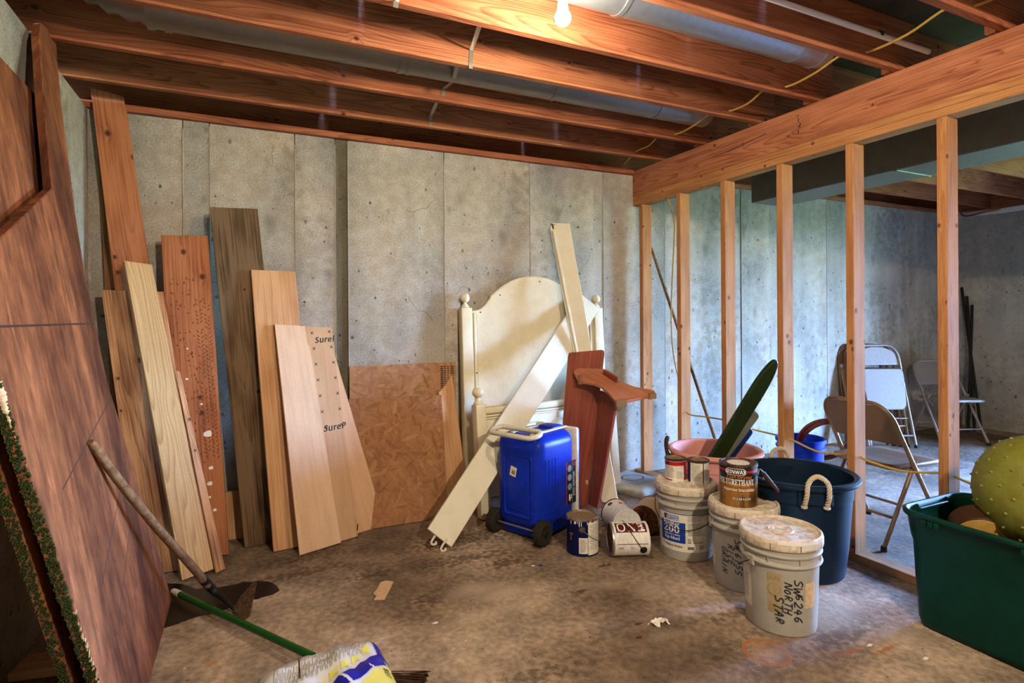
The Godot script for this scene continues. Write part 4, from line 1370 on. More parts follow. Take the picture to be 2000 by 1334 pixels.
	var disc := func(y: float, zz: float, r: float, m: Material, nm: String) -> void:
		var s := new_st()
		for k in 20:
			var a0 := TAU * k / 20; var a1 := TAU * (k + 1) / 20
			tri(s, on.call(y, zz) + V(0.0004, 0, 0), on.call(y + r * sin(a0), zz + r * cos(a0)) + V(0.0004, 0, 0), on.call(y + r * sin(a1), zz + r * cos(a1)) + V(0.0004, 0, 0))
		obj(nm, s, m, sk)
	disc.call(0.085, -0.016, 0.02, mat(Color(0.62, 0.60, 0.56), 0.5), "picture_dot")
	disc.call(0.032, -0.016, 0.02, mat(Color(0.55, 0.60, 0.66), 0.5), "picture_dot")
	disc.call(-0.022, -0.016, 0.02, mat(Color(0.42, 0.55, 0.68), 0.5), "picture_dot")
	disc.call(0.105, 0.032, 0.014, M.red_ink, "badge")
	st = new_st()
	for q in [[-0.10, -0.024, -0.066, -0.012], [-0.094, -0.014, -0.084, 0.004], [-0.082, -0.004, -0.07, 0.006], [-0.105, -0.02, -0.095, -0.008]]:
		quad(st, on.call(q[0], q[1]), on.call(q[0], q[3]), on.call(q[2], q[3]), on.call(q[2], q[1]))
	tag(obj("white_symbol", st, M.white_ink, sk), "", "", "", "stuff")
	st = new_st()
	cbox(st, V(-0.03, 0.375, z + 0.1885), [Vector3(0.97, -0.22, 0).normalized(), Vector3(0.22, 0.97, 0).normalized(), Vector3(0, 0, 1)], V(0.022, 0.027, 0.0008), 0.0)
	var lb := obj("price_label", st, M.paper, t)
	st = new_st()
	for k in 6:
		cbox(st, V(-0.03 - 0.010 + 0.004 * k, 0.372 - 0.0009 * k, z + 0.1896), [Vector3(0.97, -0.22, 0).normalized(), Vector3(0.22, 0.97, 0).normalized(), Vector3(0, 0, 1)], V(0.0008 + 0.0005 * (k % 2), 0.012, 0.0002), 0.0)
	tag(obj("bar_lines", st, M.ink, lb), "", "", "", "stuff")

# ---------------------------------------------------------------- cans and pails
func facing(x: float, z: float) -> float:
	return atan2(-z, -x)

func gallon_body(t: Node3D, r: float, h: float, m: Material, lid_m: Material, rim_m: Material) -> MeshInstance3D:
	var st := new_st()
	lathe(st, [[0.0, 0.002], [r - 0.004, 0.002], [r, 0.0], [r + 0.0015, 0.003], [r, 0.007], [r, h - 0.012], [r + 0.0005, h - 0.01]], 48)
	var body := obj("body", st, m, t)
	st = new_st()
	lathe(st, [[r, h - 0.012], [r + 0.003, h - 0.009], [r + 0.003, h - 0.002], [r, h], [r - 0.006, h], [r - 0.009, h - 0.007]], 48)
	obj("rim", st, rim_m, t)
	st = new_st()
	lathe(st, [[r - 0.009, h - 0.010], [r - 0.009, h - 0.004], [r - 0.014, h - 0.002], [r - 0.018, h - 0.006], [0.0, h - 0.0055]], 48)
	obj("lid", st, lid_m, t)
	return body

func ear(t: Node3D, r: float, a: float, y: float, m: Material, big := 1.0) -> void:
	var st := new_st()
	lathe(st, [[0.0, 0.0], [0.0155 * big, 0.0], [0.014 * big, 0.004], [0.008 * big, 0.0045], [0.006 * big, 0.007], [0.0, 0.008]], 20)
	var e := obj("ear", st, m, t)
	var n := V(cos(a), 0, sin(a))
	e.transform = Transform3D(Basis(n.cross(Vector3.UP), n, Vector3.UP), n * (r - 0.001) + V(0, y, 0))

func text_lines(st: SurfaceTool, r: float, a0: float, a1: float, y0: float, y1: float, rows: int, hgt: float, seed_: int) -> void:
	var rg := RandomNumberGenerator.new()
	rg.seed = seed_
	for k in rows:
		var y: float = lerp(y1, y0, (k + 0.5) / rows)
		var e: float = lerp(a0, a1, rg.randf_range(0.0, 0.35))
		patch(st, r, r, e, a1, y, y + hgt, 6)

func build_cans() -> void:
	var st: SurfaceTool
	# blue gallon tin standing in front of the cooler
	var p := V(1.615, 0, -2.574)
	var T := facing(p.x, p.z)
	var t := local_thing("paint_can", Transform3D(Basis(), p), "dented dark blue paint can standing upright beside the cooler wheel", "paint can", "paint cans on the floor")
	gallon_body(t, 0.0835, 0.192, M.blue_can, M.can_top, M.white_drip)
	st = new_st()
	patch(st, 0.0841, 0.0841, T - 1.45, T - 0.36, 0.008, 0.176, 14)
	var l := obj("label_panel", st, M.paper, t)
	st = new_st()
	text_lines(st, 0.0845, T - 1.3, T - 0.5, 0.03, 0.165, 13, 0.0022, 3)
	tag(obj("small_print", st, M.ink_grey, l), "", "", "", "stuff")
	st = new_st()
	patch(st, 0.0841, 0.0841, T - 0.33, T + 0.22, 0.016, 0.098, 8)
	l = obj("label_panel", st, M.paper, t)
	st = new_st()
	text_lines(st, 0.0845, T - 0.28, T + 0.16, 0.022, 0.09, 12, 0.002, 4)
	tag(obj("small_print", st, M.ink_grey, l), "", "", "", "stuff")
	st = new_st()
	letters(st, "T", "Droid Serif", 0.034, on_can(0.0842, T + 0.78, 0.098))
	obj("lettering", st, M.gold_ink, t)
	ear(t, 0.0835, T + 0.02, 0.142, M.rim, 1.15)
	st = new_st()
	var bail := []
	for k in 15:
		var a := T + 0.02 - PI * k / 14.0
		bail.append(V(cos(a) * 0.0905, 0.142 - 0.075 * sin(PI * k / 14.0), sin(a) * 0.0905))
	tube(st, bail, 0.0017, 6)
	obj("bail_handle", st, M.tin, t)
	st = new_st()
	for k in 26:
		var a := T + rng.randf_range(-1.6, 1.6)
		var L := rng.randf_range(0.006, 0.026)
		patch(st, 0.0842, 0.0842, a, a + rng.randf_range(0.015, 0.05), 0.18 - L, 0.182, 2)
	tag(obj("white_drips", st, M.white_ink, t), "", "", "", "stuff")

	# tin lying on its side in front
	var ay := V(-0.92, 0, -0.38).normalized()
	var bs := Basis(Vector3.UP, ay, Vector3.UP.cross(ay))
	t = local_thing("paint_can", Transform3D(bs, V(1.80, 0.0855, -2.425) - ay * 0.097), "silver paint can with a red-brown band lettered ONE, lying on its side", "paint can", "paint cans on the floor")
	gallon_body(t, 0.0835, 0.194, M.white_tin, M.rusty, M.tin)
	st = new_st()
	patch(st, 0.0841, 0.0841, 0.12, 0.86, 0.012, 0.172, 10)
	l = obj("colour_band", st, M.maroon_ink, t)
	st = new_st()
	letters(st, "ONE", "Droid Sans", 0.052, func(p: Vector2) -> Vector3:
		var an := 0.49 - p.y / 0.0846
		return V(cos(an) * 0.0846, 0.098 - p.x, sin(an) * 0.0846), 0.95)
	obj("lettering", st, M.white_ink, l)
	st = new_st()
	for k in 5: patch(st, 0.0846, 0.0846, 0.22 + 0.1 * k, 0.29 + 0.1 * k, 0.030 - 0.003 * (k % 2), 0.037 + 0.003 * ((k * 2) % 3), 3)
	patch(st, 0.0846, 0.0846, 0.66, 0.80, 0.022, 0.042, 4)
	patch(st, 0.0846, 0.0846, 0.2, 0.8, 0.160, 0.1615, 6)
	tag(obj("white_marks", st, M.white_ink, l), "", "", "", "stuff")
	st = new_st()
	patch(st, 0.0841, 0.0841, 1.52, 1.56, 0.012, 0.172, 3)
	obj("brown_line", st, M.maroon_ink, t)
	st = new_st()
	for k in 8: patch(st, 0.0842, 0.0842, 0.95, 1.28 + 0.16 * float((k * 5) % 3) / 2.0, 0.155 - k * 0.0085, 0.1562 - k * 0.0085, 4)
	for k in 5: patch(st, 0.0842, 0.0842, 1.72, 1.86, 0.16 - k * 0.005, 0.1622 - k * 0.005, 3)
	for k in 6: patch(st, 0.0842, 0.0842, 1.70, 1.86, 0.10 - k * 0.004, 0.1012 - k * 0.004, 3)
	tag(obj("small_print", st, M.ink_grey, t), "", "", "", "stuff")
	ear(t, 0.0835, 1.95, 0.035, M.iron, 1.25)
	st = new_st()
	bail = []
	for k in 13:
		var a := 1.95 - 2.55 * k / 12.0
		var yy: float = 0.035 + 0.085 * sin(PI * 0.62 * k / 12.0)
		bail.append(V(cos(a) * 0.089, yy, sin(a) * 0.089))
	tube(st, bail, 0.0016, 6)
	obj("bail_handle", st, M.iron, t)

	# white tin lying with its far end away from the viewer
	ay = V(0.27, 0, -0.96).normalized()
	var axx := ay.cross(Vector3.UP)
	t = local_thing("paint_can", Transform3D(Basis(axx, ay, axx.cross(ay)), V(1.912, 0.0865, -2.582)), "white paint can with red lettering, lying behind the silver one", "paint can", "paint cans on the floor")
	gallon_body(t, 0.0835, 0.196, M.white_tin, M.rusty, M.rusty)
	st = new_st()
	letters(st, "KILZ", "Droid Sans!", 0.034, on_can(0.0842, 1.0, 0.118), 1.1)
	obj("lettering", st, M.red_ink, t)
	st = new_st()
	patch(st, 0.0842, 0.0842, 0.62, 1.15, 0.066, 0.088, 8)
	obj("red_box", st, M.red_ink, t)
	st = new_st()
	for k in 3: patch(st, 0.0842, 0.0842, 0.5, 1.45, 0.046 - k * 0.007, 0.0472 - k * 0.007, 8)
	tag(obj("small_print", st, M.ink_grey, t), "", "", "", "stuff")
	ear(t, 0.0835, 2.15, 0.15, M.rim, 1.0)
	# brown tin behind the left-hand pail
	ay = V(0.8, 0, -0.6)
	axx = Vector3.UP
	t = local_thing("paint_can", Transform3D(Basis(axx, ay, axx.cross(ay)), V(2.045, 0.0865, -2.60)), "rusty old paint can lying behind the leftmost plastic pail", "paint can", "paint cans on the floor")
	gallon_body(t, 0.0835, 0.19, M.paper_tan, M.rusty, M.rim)
	st = new_st()
	lathe(st, [[0.0, 0.0005], [0.079, 0.0005], [0.082, -0.003], [0.076, -0.004], [0.06, -0.001], [0.0, -0.001]], 40)
	obj("rusty_bottom", st, M.rusty, t)

func pail(at: Vector3, label: String) -> Array:
	var T := facing(at.x, at.z)
	var t := local_thing("plastic_pail", Transform3D(Basis(), at), label, "pail", "lidded five gallon pails")
	var st := new_st()
	lathe(st, [[0.0, 0.004], [0.118, 0.004], [0.122, 0.0], [0.131, 0.003], [0.133, 0.012], [0.142, 0.268], [0.142, 0.27], [0.153, 0.271], [0.155, 0.276], [0.152, 0.284], [0.1445, 0.288], [0.145, 0.308], [0.153, 0.309], [0.154, 0.315], [0.151, 0.32], [0.146, 0.322], [0.147, 0.345]], 64)
	obj("body", st, M.pail, t)
	for k in 8:
		st = new_st()
		var a := T + 0.3 + TAU * k / 8.0
		cbox(st, V(cos(a) * 0.147, 0.297, sin(a) * 0.147), [V(cos(a), 0, sin(a)), Vector3.UP, V(-sin(a), 0, cos(a))], V(0.005, 0.012, 0.002), 0.001)
		obj("rib", st, M.pail, t)
	st = new_st()
	lathe(st, [[0.149, 0.338], [0.156, 0.338], [0.158, 0.345], [0.158, 0.366], [0.155, 0.377], [0.150, 0.381], [0.145, 0.379], [0.142, 0.371], [0.10, 0.369], [0.07, 0.370], [0.052, 0.371], [0.049, 0.376], [0.044, 0.376], [0.042, 0.371], [0.036, 0.371], [0.033, 0.375], [0.027, 0.375], [0.024, 0.370], [0.0, 0.371]], 64)
	var lid := obj("lid", st, M.pail_lid, t)
	for k in 9:
		st = new_st()
		var a := T - 1.3 + TAU * k / 9.0 + 0.13
		cbox(st, V(cos(a) * 0.1578, 0.352, sin(a) * 0.1578), [V(cos(a), 0, sin(a)), Vector3.UP, V(-sin(a), 0, cos(a))], V(0.001, 0.012, 0.0016), 0.0)
		obj("tear_slot", st, M.ink_grey, lid)
	return [t, T, lid]

func pail_bail(t: Node3D, a: float) -> void:
	var st := new_st()
	var n := V(cos(a), 0, sin(a))
	cbox(st, n * 0.149 + V(0, 0.272, 0), [n, Vector3.UP, n.cross(Vector3.UP)], V(0.006, 0.02, 0.018), 0.003)
	obj("bail_boss", st, M.pail, t)
	st = new_st()
	var b := []
	for k in 17:
		var an := a + PI * k / 16.0
		var s := sin(PI * k / 16.0)
		b.append(V(cos(an) * (0.158 + 0.006 * s), 0.27 - 0.10 * s, sin(an) * (0.158 + 0.006 * s)))
	tube(st, b, 0.0022, 6)
	obj("bail_handle", st, M.iron, t)

# marker handwriting that runs down a pail: each letter drawn in strokes, uneven
const STROKES := {"S": [[0.9, 0.85, 0.5, 1.0, 0.1, 0.8, 0.3, 0.55, 0.8, 0.4, 0.75, 0.1, 0.1, 0.02]], "W": [[0.0, 1.0, 0.22, 0.0, 0.5, 0.7, 0.75, 0.0, 1.05, 1.05]], "6": [[0.75, 1.0, 0.3, 0.75, 0.1, 0.3, 0.35, 0.0, 0.75, 0.15, 0.7, 0.42, 0.2, 0.35]], "2": [[0.1, 0.8, 0.4, 1.0, 0.75, 0.8, 0.5, 0.4, 0.05, 0.02, 0.85, 0.05]], "4": [[0.4, 1.0, 0.05, 0.4, 0.85, 0.42], [0.65, 0.8, 0.6, -0.05]], "1": [[0.4, 1.0, 0.45, 0.0]], "5": [[0.8, 1.0, 0.25, 0.97, 0.2, 0.55, 0.65, 0.55, 0.75, 0.2, 0.15, 0.0]], "N": [[0.05, 0.0, 0.12, 1.0, 0.75, 0.05, 0.85, 1.08]], "O": [[0.5, 0.85, 0.12, 0.6, 0.2, 0.12, 0.6, 0.08, 0.75, 0.5, 0.45, 0.85]], "R": [[0.1, 0.0, 0.18, 0.95, 0.7, 0.85, 0.6, 0.5, 0.2, 0.45, 0.85, 0.0]], "T": [[0.0, 0.95, 0.95, 1.0], [0.5, 0.97, 0.45, 0.0]], "H": [[0.1, 1.0, 0.12, 0.0], [0.1, 0.5, 0.85, 0.55], [0.85, 1.0, 0.8, -0.05]], "A": [[0.0, 0.0, 0.45, 1.0, 0.85, -0.05], [0.2, 0.4, 0.75, 0.42]], "I": [[0.4, 1.0, 0.42, 0.0]], "C": [[0.8, 0.85, 0.4, 0.95, 0.1, 0.5, 0.35, 0.05, 0.8, 0.12]], "E": [[0.75, 0.95, 0.15, 0.95, 0.12, 0.02, 0.8, 0.05], [0.15, 0.5, 0.65, 0.52]], "G": [[0.8, 0.85, 0.4, 0.95, 0.1, 0.5, 0.35, 0.03, 0.8, 0.1, 0.8, 0.45, 0.5, 0.45]]}
func scrawl(st: SurfaceTool, s: String, hgt: float, r: float, a: float, y: float) -> void:
	var put := on_can(r, a, y, true, 0.03)
	var x := -s.length() * 0.5 * hgt * 0.92
	var g := RandomNumberGenerator.new()
	g.seed = s.hash()
	for c in s:
		var dy := g.randf_range(-0.12, 0.12) * hgt
		var sc := g.randf_range(0.88, 1.12) * hgt
		for k in STROKES.get(c, []):
			var line := []
			for i in range(0, k.size(), 2): line.append(V((k[i] * 0.78 + k[i + 1] * 0.28) * sc + x, (k[i + 1] - 0.5) * sc + dy, 0))
			var q := curve(line, 4) if line.size() > 2 else line
			for i in q.size() - 1:
				var p0 := Vector2(q[i].x, q[i].y); var p1 := Vector2(q[i + 1].x, q[i + 1].y)
				var d := (p1 - p0).normalized()
				var n := Vector2(-d.y, d.x) * 0.0019
				p0 -= d * 0.001; p1 += d * 0.001
				quad(st, put.call(p0 - n), put.call(p1 - n), put.call(p1 + n), put.call(p0 + n))
		x += hgt * (0.92 if c != " " else 0.45)

func build_pails() -> void:
	var st: SurfaceTool
	var A := pail(V(2.0986, 0, -2.3199), "lidded plastic pail with a blue and white paint label, two small cans on it")
	var t: Node3D = A[0]
	var T: float = A[1]
	W = Vector3.ZERO
	st = new_st()
	patch(st, 0.1350, 0.1415, T - 1.7, T + 1.16, 0.05, 0.242, 40)
	var l := obj("paper_label", st, M.paper, t)
	st = new_st()
	patch(st, 0.1419, 0.1420, T - 1.7, T + 1.16, 0.239, 0.2425, 30)
	obj("blue_line", st, M.blue_ink, l)
	st = new_st()
	patch(st, 0.1369, 0.1405, T + 0.02, T + 1.05, 0.093, 0.198, 20)
	var bx := obj("blue_box", st, M.blue_ink, l)
	st = new_st()
	letters(st, "ProMar", "Droid Serif!", 0.0155, on_can(0.1409, T + 0.56, 0.189, false, 0.03), 1.12)
	obj("lettering", st, M.white_ink, bx)
	st = new_st()
	letters(st, "200", "Droid Serif!", 0.037, on_can(0.1403, T + 0.55, 0.161, false, 0.03), 1.05)
	obj("lettering", st, M.white_ink, bx)
	st = new_st()
	letters(st, "Interior Latex", "Droid Serif!", 0.0088, on_can(0.1393, T + 0.53, 0.133, false, 0.03), 1.0)
	obj("lettering", st, M.white_ink, bx)
	st = new_st()
	letters(st, "Eg-Shel", "Droid Serif!", 0.0145, on_can(0.1387, T + 0.53, 0.113, false, 0.03), 1.15)
	obj("lettering", st, M.white_ink, bx)
	st = new_st()
	patch(st, 0.1407, 0.1417, T + 0.26, T + 0.86, 0.206, 0.231, 12)
	bx = obj("maker_box", st, mat(Color(0.10, 0.30, 0.58), 0.5), l)
	st = new_st()
	letters(st, "SHERWIN", "Droid Serif!", 0.0088, on_can(0.1420, T + 0.50, 0.224), 1.0)
	letters(st, "WILLIAMS.", "Droid Serif!", 0.0088, on_can(0.1418, T + 0.50, 0.213), 1.0)
	obj("lettering", st, M.white_ink, bx)
	st = new_st()
	patch(st, 0.1410, 0.1418, T + 0.70, T + 0.86, 0.206, 0.231, 4)
	obj("crest_box", st, mat(Color(0.05, 0.08, 0.28), 0.5), l)
	st = new_st()
	patch(st, 0.1413, 0.1419, T + 0.745, T + 0.81, 0.211, 0.224, 3)
	obj("red_crest", st, M.red_ink, l)
	st = new_st()
	letters(st, "Extra White", "Droid Serif!", 0.0105, on_can(0.1372, T + 0.45, 0.076, false, 0.03), 1.0)
	obj("lettering", st, M.ink, l)
	st = new_st()
	text_lines(st, 0.1422, T - 0.75, T - 0.06, 0.206, 0.236, 4, 0.0022, 7)
	text_lines(st, 0.1410, T - 0.75, T - 0.06, 0.135, 0.20, 12, 0.0018, 8)
	for k in 3: patch(st, 0.1388, 0.1392, T - 0.2 - 0.22 * k, T - 0.06 - 0.2 * k, 0.098, 0.101, 3)
	for k in 4: patch(st, 0.1385, 0.1392, T - 0.08 - 0.03 * k, T - 0.07 - 0.03 * k, 0.098, 0.122, 2)
	patch(st, 0.1372, 0.1378, T - 0.3, T - 0.06, 0.066, 0.08, 5)
	for k in 8: patch(st, 0.1372, 0.1378, T - 0.50 - 0.028 * k, T - 0.487 - 0.028 * k, 0.064, 0.088, 2)
	patch(st, 0.1374, 0.1376, T + 0.6, T + 1.05, 0.078, 0.08, 5)
	tag(obj("small_print", st, M.ink_grey, l), "", "", "", "stuff")
	pail_bail(t, T - 1.45)

	var B := pail(V(2.110, 0, -1.9465), "lidded plastic pail handwritten in black marker, with the brown varnish can on it")
	t = B[0]; T = B[1]
	W = Vector3.ZERO
	for q in [["RICE", 0.40, 0.165, 0.026], ["GRAIN", 0.62, 0.135, 0.027], ["SW 6155", 0.16, 0.155, 0.027]]:
		st = new_st()
		scrawl(st, q[0], q[3], 0.1405, T + q[1], q[2])
		obj("handwriting", st, M.ink, t)
	st = new_st()
	patch(st, 0.1358, 0.1408, T + 1.15, T + 1.6, 0.08, 0.25, 6)
	obj("paper_label", st, M.paper_tan, t)
	pail_bail(t, T + 1.35)

	var C := pail(V(1.9757, 0, -1.6331), "nearest lidded plastic pail, handwritten NORTH STAR, white paint spilled on its lid")
	t = C[0]; T = C[1]
	W = Vector3.ZERO
	for q in [["STAR", 0.04, 0.105, 0.031], ["NORTH", -0.20, 0.155, 0.027], ["SW6246", -0.47, 0.145, 0.031]]:
		st = new_st()
		scrawl(st, q[0], q[3], 0.1412, T + q[1], q[2])
		obj("handwriting", st, M.ink, t)
	st = new_st()
	patch(st, 0.1355, 0.1413, T - 0.04, T + 0.36, 0.085, 0.245, 10)
	l = obj("printed_panel", st, mat(Color(0.60, 0.53, 0.40), 0.6), t)
	st = new_st()
	text_lines(st, 0.1372, T - 0.01, T + 0.33, 0.09, 0.155, 16, 0.0016, 5)
	for k in 24:
		var a0 := TAU * k / 24; var a1 := TAU * (k + 1) / 24
		var f := func(a: float, r: float) -> Vector3:
			var an := T + 0.16 - cos(a) * r / 0.141
			return V(cos(an) * 0.1402, 0.182 + sin(a) * r, sin(an) * 0.1402)
		quad(st, f.call(a0, 0.022), f.call(a1, 0.022), f.call(a1, 0.0245), f.call(a0, 0.0245))
	for k in 5: patch(st, 0.1410, 0.1412, T + 0.30 - 0.07 * k, T + 0.335 - 0.066 * k, 0.216 + 0.003 * (k % 2), 0.236 - 0.004 * (k % 3), 3)
	for k in 6: patch(st, 0.1400, 0.1402, T + 0.08 + 0.03 * float(k % 3), T + 0.13 + 0.035 * float(k % 3), 0.17 + 0.0045 * k, 0.172 + 0.0045 * k, 3)
	tag(obj("tan_print", st, M.gold_ink, l), "", "", "", "stuff")
	st = new_st()
	patch(st, 0.1380, 0.1408, T - 1.05, T - 0.66, 0.115, 0.212, 8)
	obj("paper_label", st, M.paper_tan, t)
	st = new_st()
	patch(st, 0.1355, 0.1412, T + 0.88, T + 1.45, 0.075, 0.25, 10)
	l = obj("paper_label", st, M.paper, t)
	st = new_st()
	text_lines(st, 0.1402, T + 0.95, T + 1.3, 0.10, 0.235, 14, 0.002, 9)
	tag(obj("small_print", st, M.ink_grey, l), "", "", "", "stuff")
	pail_bail(t, T + 0.80)
	# white paint spilt on the lid
	st = new_st()
	for q in [[-0.62, 0.128, 0.020], [-0.52, 0.12, 0.022], [-0.36, 0.134, 0.016], [-0.2, 0.138, 0.011], [-0.75, 0.128, 0.02], [-0.56, 0.085, 0.024], [0.0, 0.140, 0.008], [-0.9, 0.135, 0.014]]:
		var c := V(cos(T + q[0]) * q[1], 0.3715, sin(T + q[0]) * q[1])
		for k in 14:
			var f := func(j: int) -> Vector3:
				var a := TAU * (j % 14) / 14
				var r: float = q[2] * (0.9 + 0.16 * sin(j % 14 * 1.35 + q[0] * 9))
				return c + V(cos(a) * r * 1.2, 0.0005, sin(a) * r * 0.9)
			tri(st, c + V(0, 0.002, 0), f.call(k + 1), f.call(k))
	patch(st, 0.1584, 0.1584, T - 0.95, T - 0.50, 0.345, 0.366, 10)
	patch(st, 0.1584, 0.1556, T - 1.0, T + 0.05, 0.366, 0.377, 14)
	patch(st, 0.1584, 0.1584, T - 0.35, T - 0.25, 0.35, 0.366, 4)
	tag(obj("paint_spill", st, M.white_paint, C[2]), "", "", "", "stuff")

	# two small cans on the left-hand pail
	var y := 0.3695
	var at := V(2.078, y, -2.376)
	T = facing(at.x, at.z)
	t = local_thing("quart_can", Transform3D(Basis(), at), "small paint can with a red band round its white label, on the leftmost pail", "paint can")
	gallon_body(t, 0.0535, 0.122, M.paper, M.can_top, M.rim)
	st = new_st()
	patch(st, 0.0539, 0.0539, T - 0.95, T + 0.62, 0.088, 0.108, 14)
	obj("red_band", st, M.red_ink, t)
	st = new_st()
	patch(st, 0.0539, 0.0539, T + 0.62, T + 1.5, 0.088, 0.108, 8)
	obj("dark_band", st, M.maroon_ink, t)
	st = new_st()
	patch(st, 0.0539, 0.0539, T - 1.6, T - 0.95, 0.008, 0.108, 8)
	obj("red_side", st, M.red_ink, t)
	st = new_st()
	patch(st, 0.0539, 0.0539, T + 0.3, T + 1.4, 0.008, 0.015, 8)
	obj("red_foot", st, M.red_ink, t)
	st = new_st()
	text_lines(st, 0.0541, T + 0.05, T + 0.95, 0.022, 0.082, 12, 0.0016, 11)
	text_lines(st, 0.0541, T - 0.8, T - 0.1, 0.02, 0.06, 7, 0.0016, 12)
	tag(obj("small_print", st, M.ink_grey, t), "", "", "", "stuff")
	at = V(2.161, y, -2.292)
	T = facing(at.x, at.z)
	t = local_thing("quart_can", Transform3D(Basis(), at), "small paint can with a white label and blue edge, on the leftmost pail", "paint can")
	gallon_body(t, 0.0535, 0.122, M.paper, M.can_top, M.rim)
	st = new_st()
	patch(st, 0.0539, 0.0539, T + 0.85, T + 1.7, 0.006, 0.11, 8)
	obj("blue_side", st, mat(Color(0.10, 0.09, 0.32), 0.5), t)
	st = new_st()
	patch(st, 0.0539, 0.0539, T - 0.52, T - 0.42, 0.006, 0.11, 2)
	obj("dark_line", st, M.maroon_ink, t)
	st = new_st()
	text_lines(st, 0.0541, T - 0.25, T + 0.6, 0.015, 0.10, 13, 0.0016, 13)
	text_lines(st, 0.0541, T - 1.1, T - 0.62, 0.02, 0.10, 12, 0.0014, 14)
	tag(obj("small_print", st, M.ink_grey, t), "", "", "", "stuff")

	# varnish can
	at = V(2.094, y, -1.961)
	T = facing(at.x, at.z)
	t = local_thing("varnish_can", Transform3D(Basis(), at), "brown wood-finish can lettered POLYURETHANE, standing on the middle pail", "varnish can")
	gallon_body(t, 0.0835, 0.192, M.brown_can, M.rusty, M.rim)
	st = new_st()
	lathe(st, [[0.05, 0.186], [0.051, 0.1885], [0.0, 0.1885]], 36)
	obj("dried_varnish", st, M.paper_tan, t)
	st = new_st()
	patch(st, 0.0839, 0.0839, T - 1.7, T + 1.7, 0.148, 0.180, 40)
	l = obj("dark_band", st, M.black, t)
	st = new_st()
	patch(st, 0.0842, 0.0842, T - 1.7, T - 0.45, 0.158, 0.168, 16)
	patch(st, 0.0842, 0.0842, T + 0.72, T + 1.7, 0.158, 0.168, 12)
	obj("red_stripe", st, M.red_ink, l)
	st = new_st()
	patch(st, 0.0838, 0.0838, T - 1.7, T + 1.7, 0.112, 0.148, 40)
	obj("dark_ground", st, mat(Color(0.09, 0.05, 0.03), 0.35), t)
	var hexa := func(s: SurfaceTool, grow: float, rr: float) -> void:
		for k in 16:
			var x0: float = lerp(-0.044 - grow, 0.044 + grow, k / 16.0)
			var x1: float = lerp(-0.044 - grow, 0.044 + grow, (k + 1) / 16.0)
			var hh := func(x: float) -> float: return min(0.0135 + grow, (0.046 + grow * 1.6 - abs(x)) * 1.3)
			var pl := on_can(rr, T + 0.14, 0.162)
			quad(s, pl.call(Vector2(x0, -hh.call(x0))), pl.call(Vector2(x1, -hh.call(x1))), pl.call(Vector2(x1, hh.call(x1))), pl.call(Vector2(x0, hh.call(x0))))
	st = new_st()
	hexa.call(st, 0.002, 0.0844)
	obj("badge_edge", st, M.white_ink, l)
	st = new_st()
	hexa.call(st, 0.0, 0.0846)
	obj("badge", st, M.black, l)
	st = new_st()
	letters(st, "MINWAX", "Droid Sans!", 0.0165, on_can(0.0849, T + 0.14, 0.162), 0.95)
	obj("lettering", st, M.white_ink, l)
	st = new_st()
	letters(st, "Fast-Drying", "Droid Serif!", 0.0128, on_can(0.0842, T - 0.07, 0.137), 1.1, 0.12)
	obj("lettering", st, M.orange_ink, t)
	st = new_st()
	letters(st, "POLYURETHANE", "Droid Serif!", 0.0255, on_can(0.0842, T + 0.17, 0.115), 0.58)
	obj("lettering", st, M.white_ink, t)
	st = new_st()
	letters(st, "Superior Durability", "Droid Serif!", 0.0112, on_can(0.0842, T - 0.06, 0.079), 0.95)
	obj("lettering", st, M.white_ink, t)
	st = new_st()
	patch(st, 0.0841, 0.0841, T - 0.62, T + 0.2, 0.034, 0.046, 10)
	var sb := obj("name_strip", st, M.black, t)
	st = new_st()
	letters(st, "CLEAR SATIN", "Droid Serif!", 0.0092, on_can(0.0844, T - 0.2, 0.040), 0.9)
	obj("lettering", st, M.white_ink, sb)
	st = new_st()
	patch(st, 0.0841, 0.0841, T - 0.68, T + 0.62, 0.0965, 0.0985, 12)
	patch(st, 0.0841, 0.0841, T - 0.7, T + 0.4, 0.0645, 0.0655, 12)
	obj("orange_line", st, M.orange_ink, t)
	ear(t, 0.0835, T - 1.45, 0.15, M.rim)
	# wire bail with a dark grip that hangs over the rope tub
	st = new_st()
	var e := V(cos(T - 1.45) * 0.088, 0.15, sin(T - 1.45) * 0.088)
	var o := V(cos(T - 1.3), 0, sin(T - 1.3))
	tube(st, curve([e, e + V(0, 0.018, 0) + o * 0.006, e + o * 0.022 + V(0, 0.002, 0), e + o * 0.02 - V(0, 0.03, 0)], 5), 0.0022, 6)
	obj("bail_handle", st, M.tin, t)
	st = new_st()
	tube(st, [e + o * 0.020 + V(0, 0.004, 0), e + o * 0.085 - V(0, 0.075, 0)], 0.010, 10)
	obj("handle_grip", st, M.brown, t)
	W = Vector3.ZERO

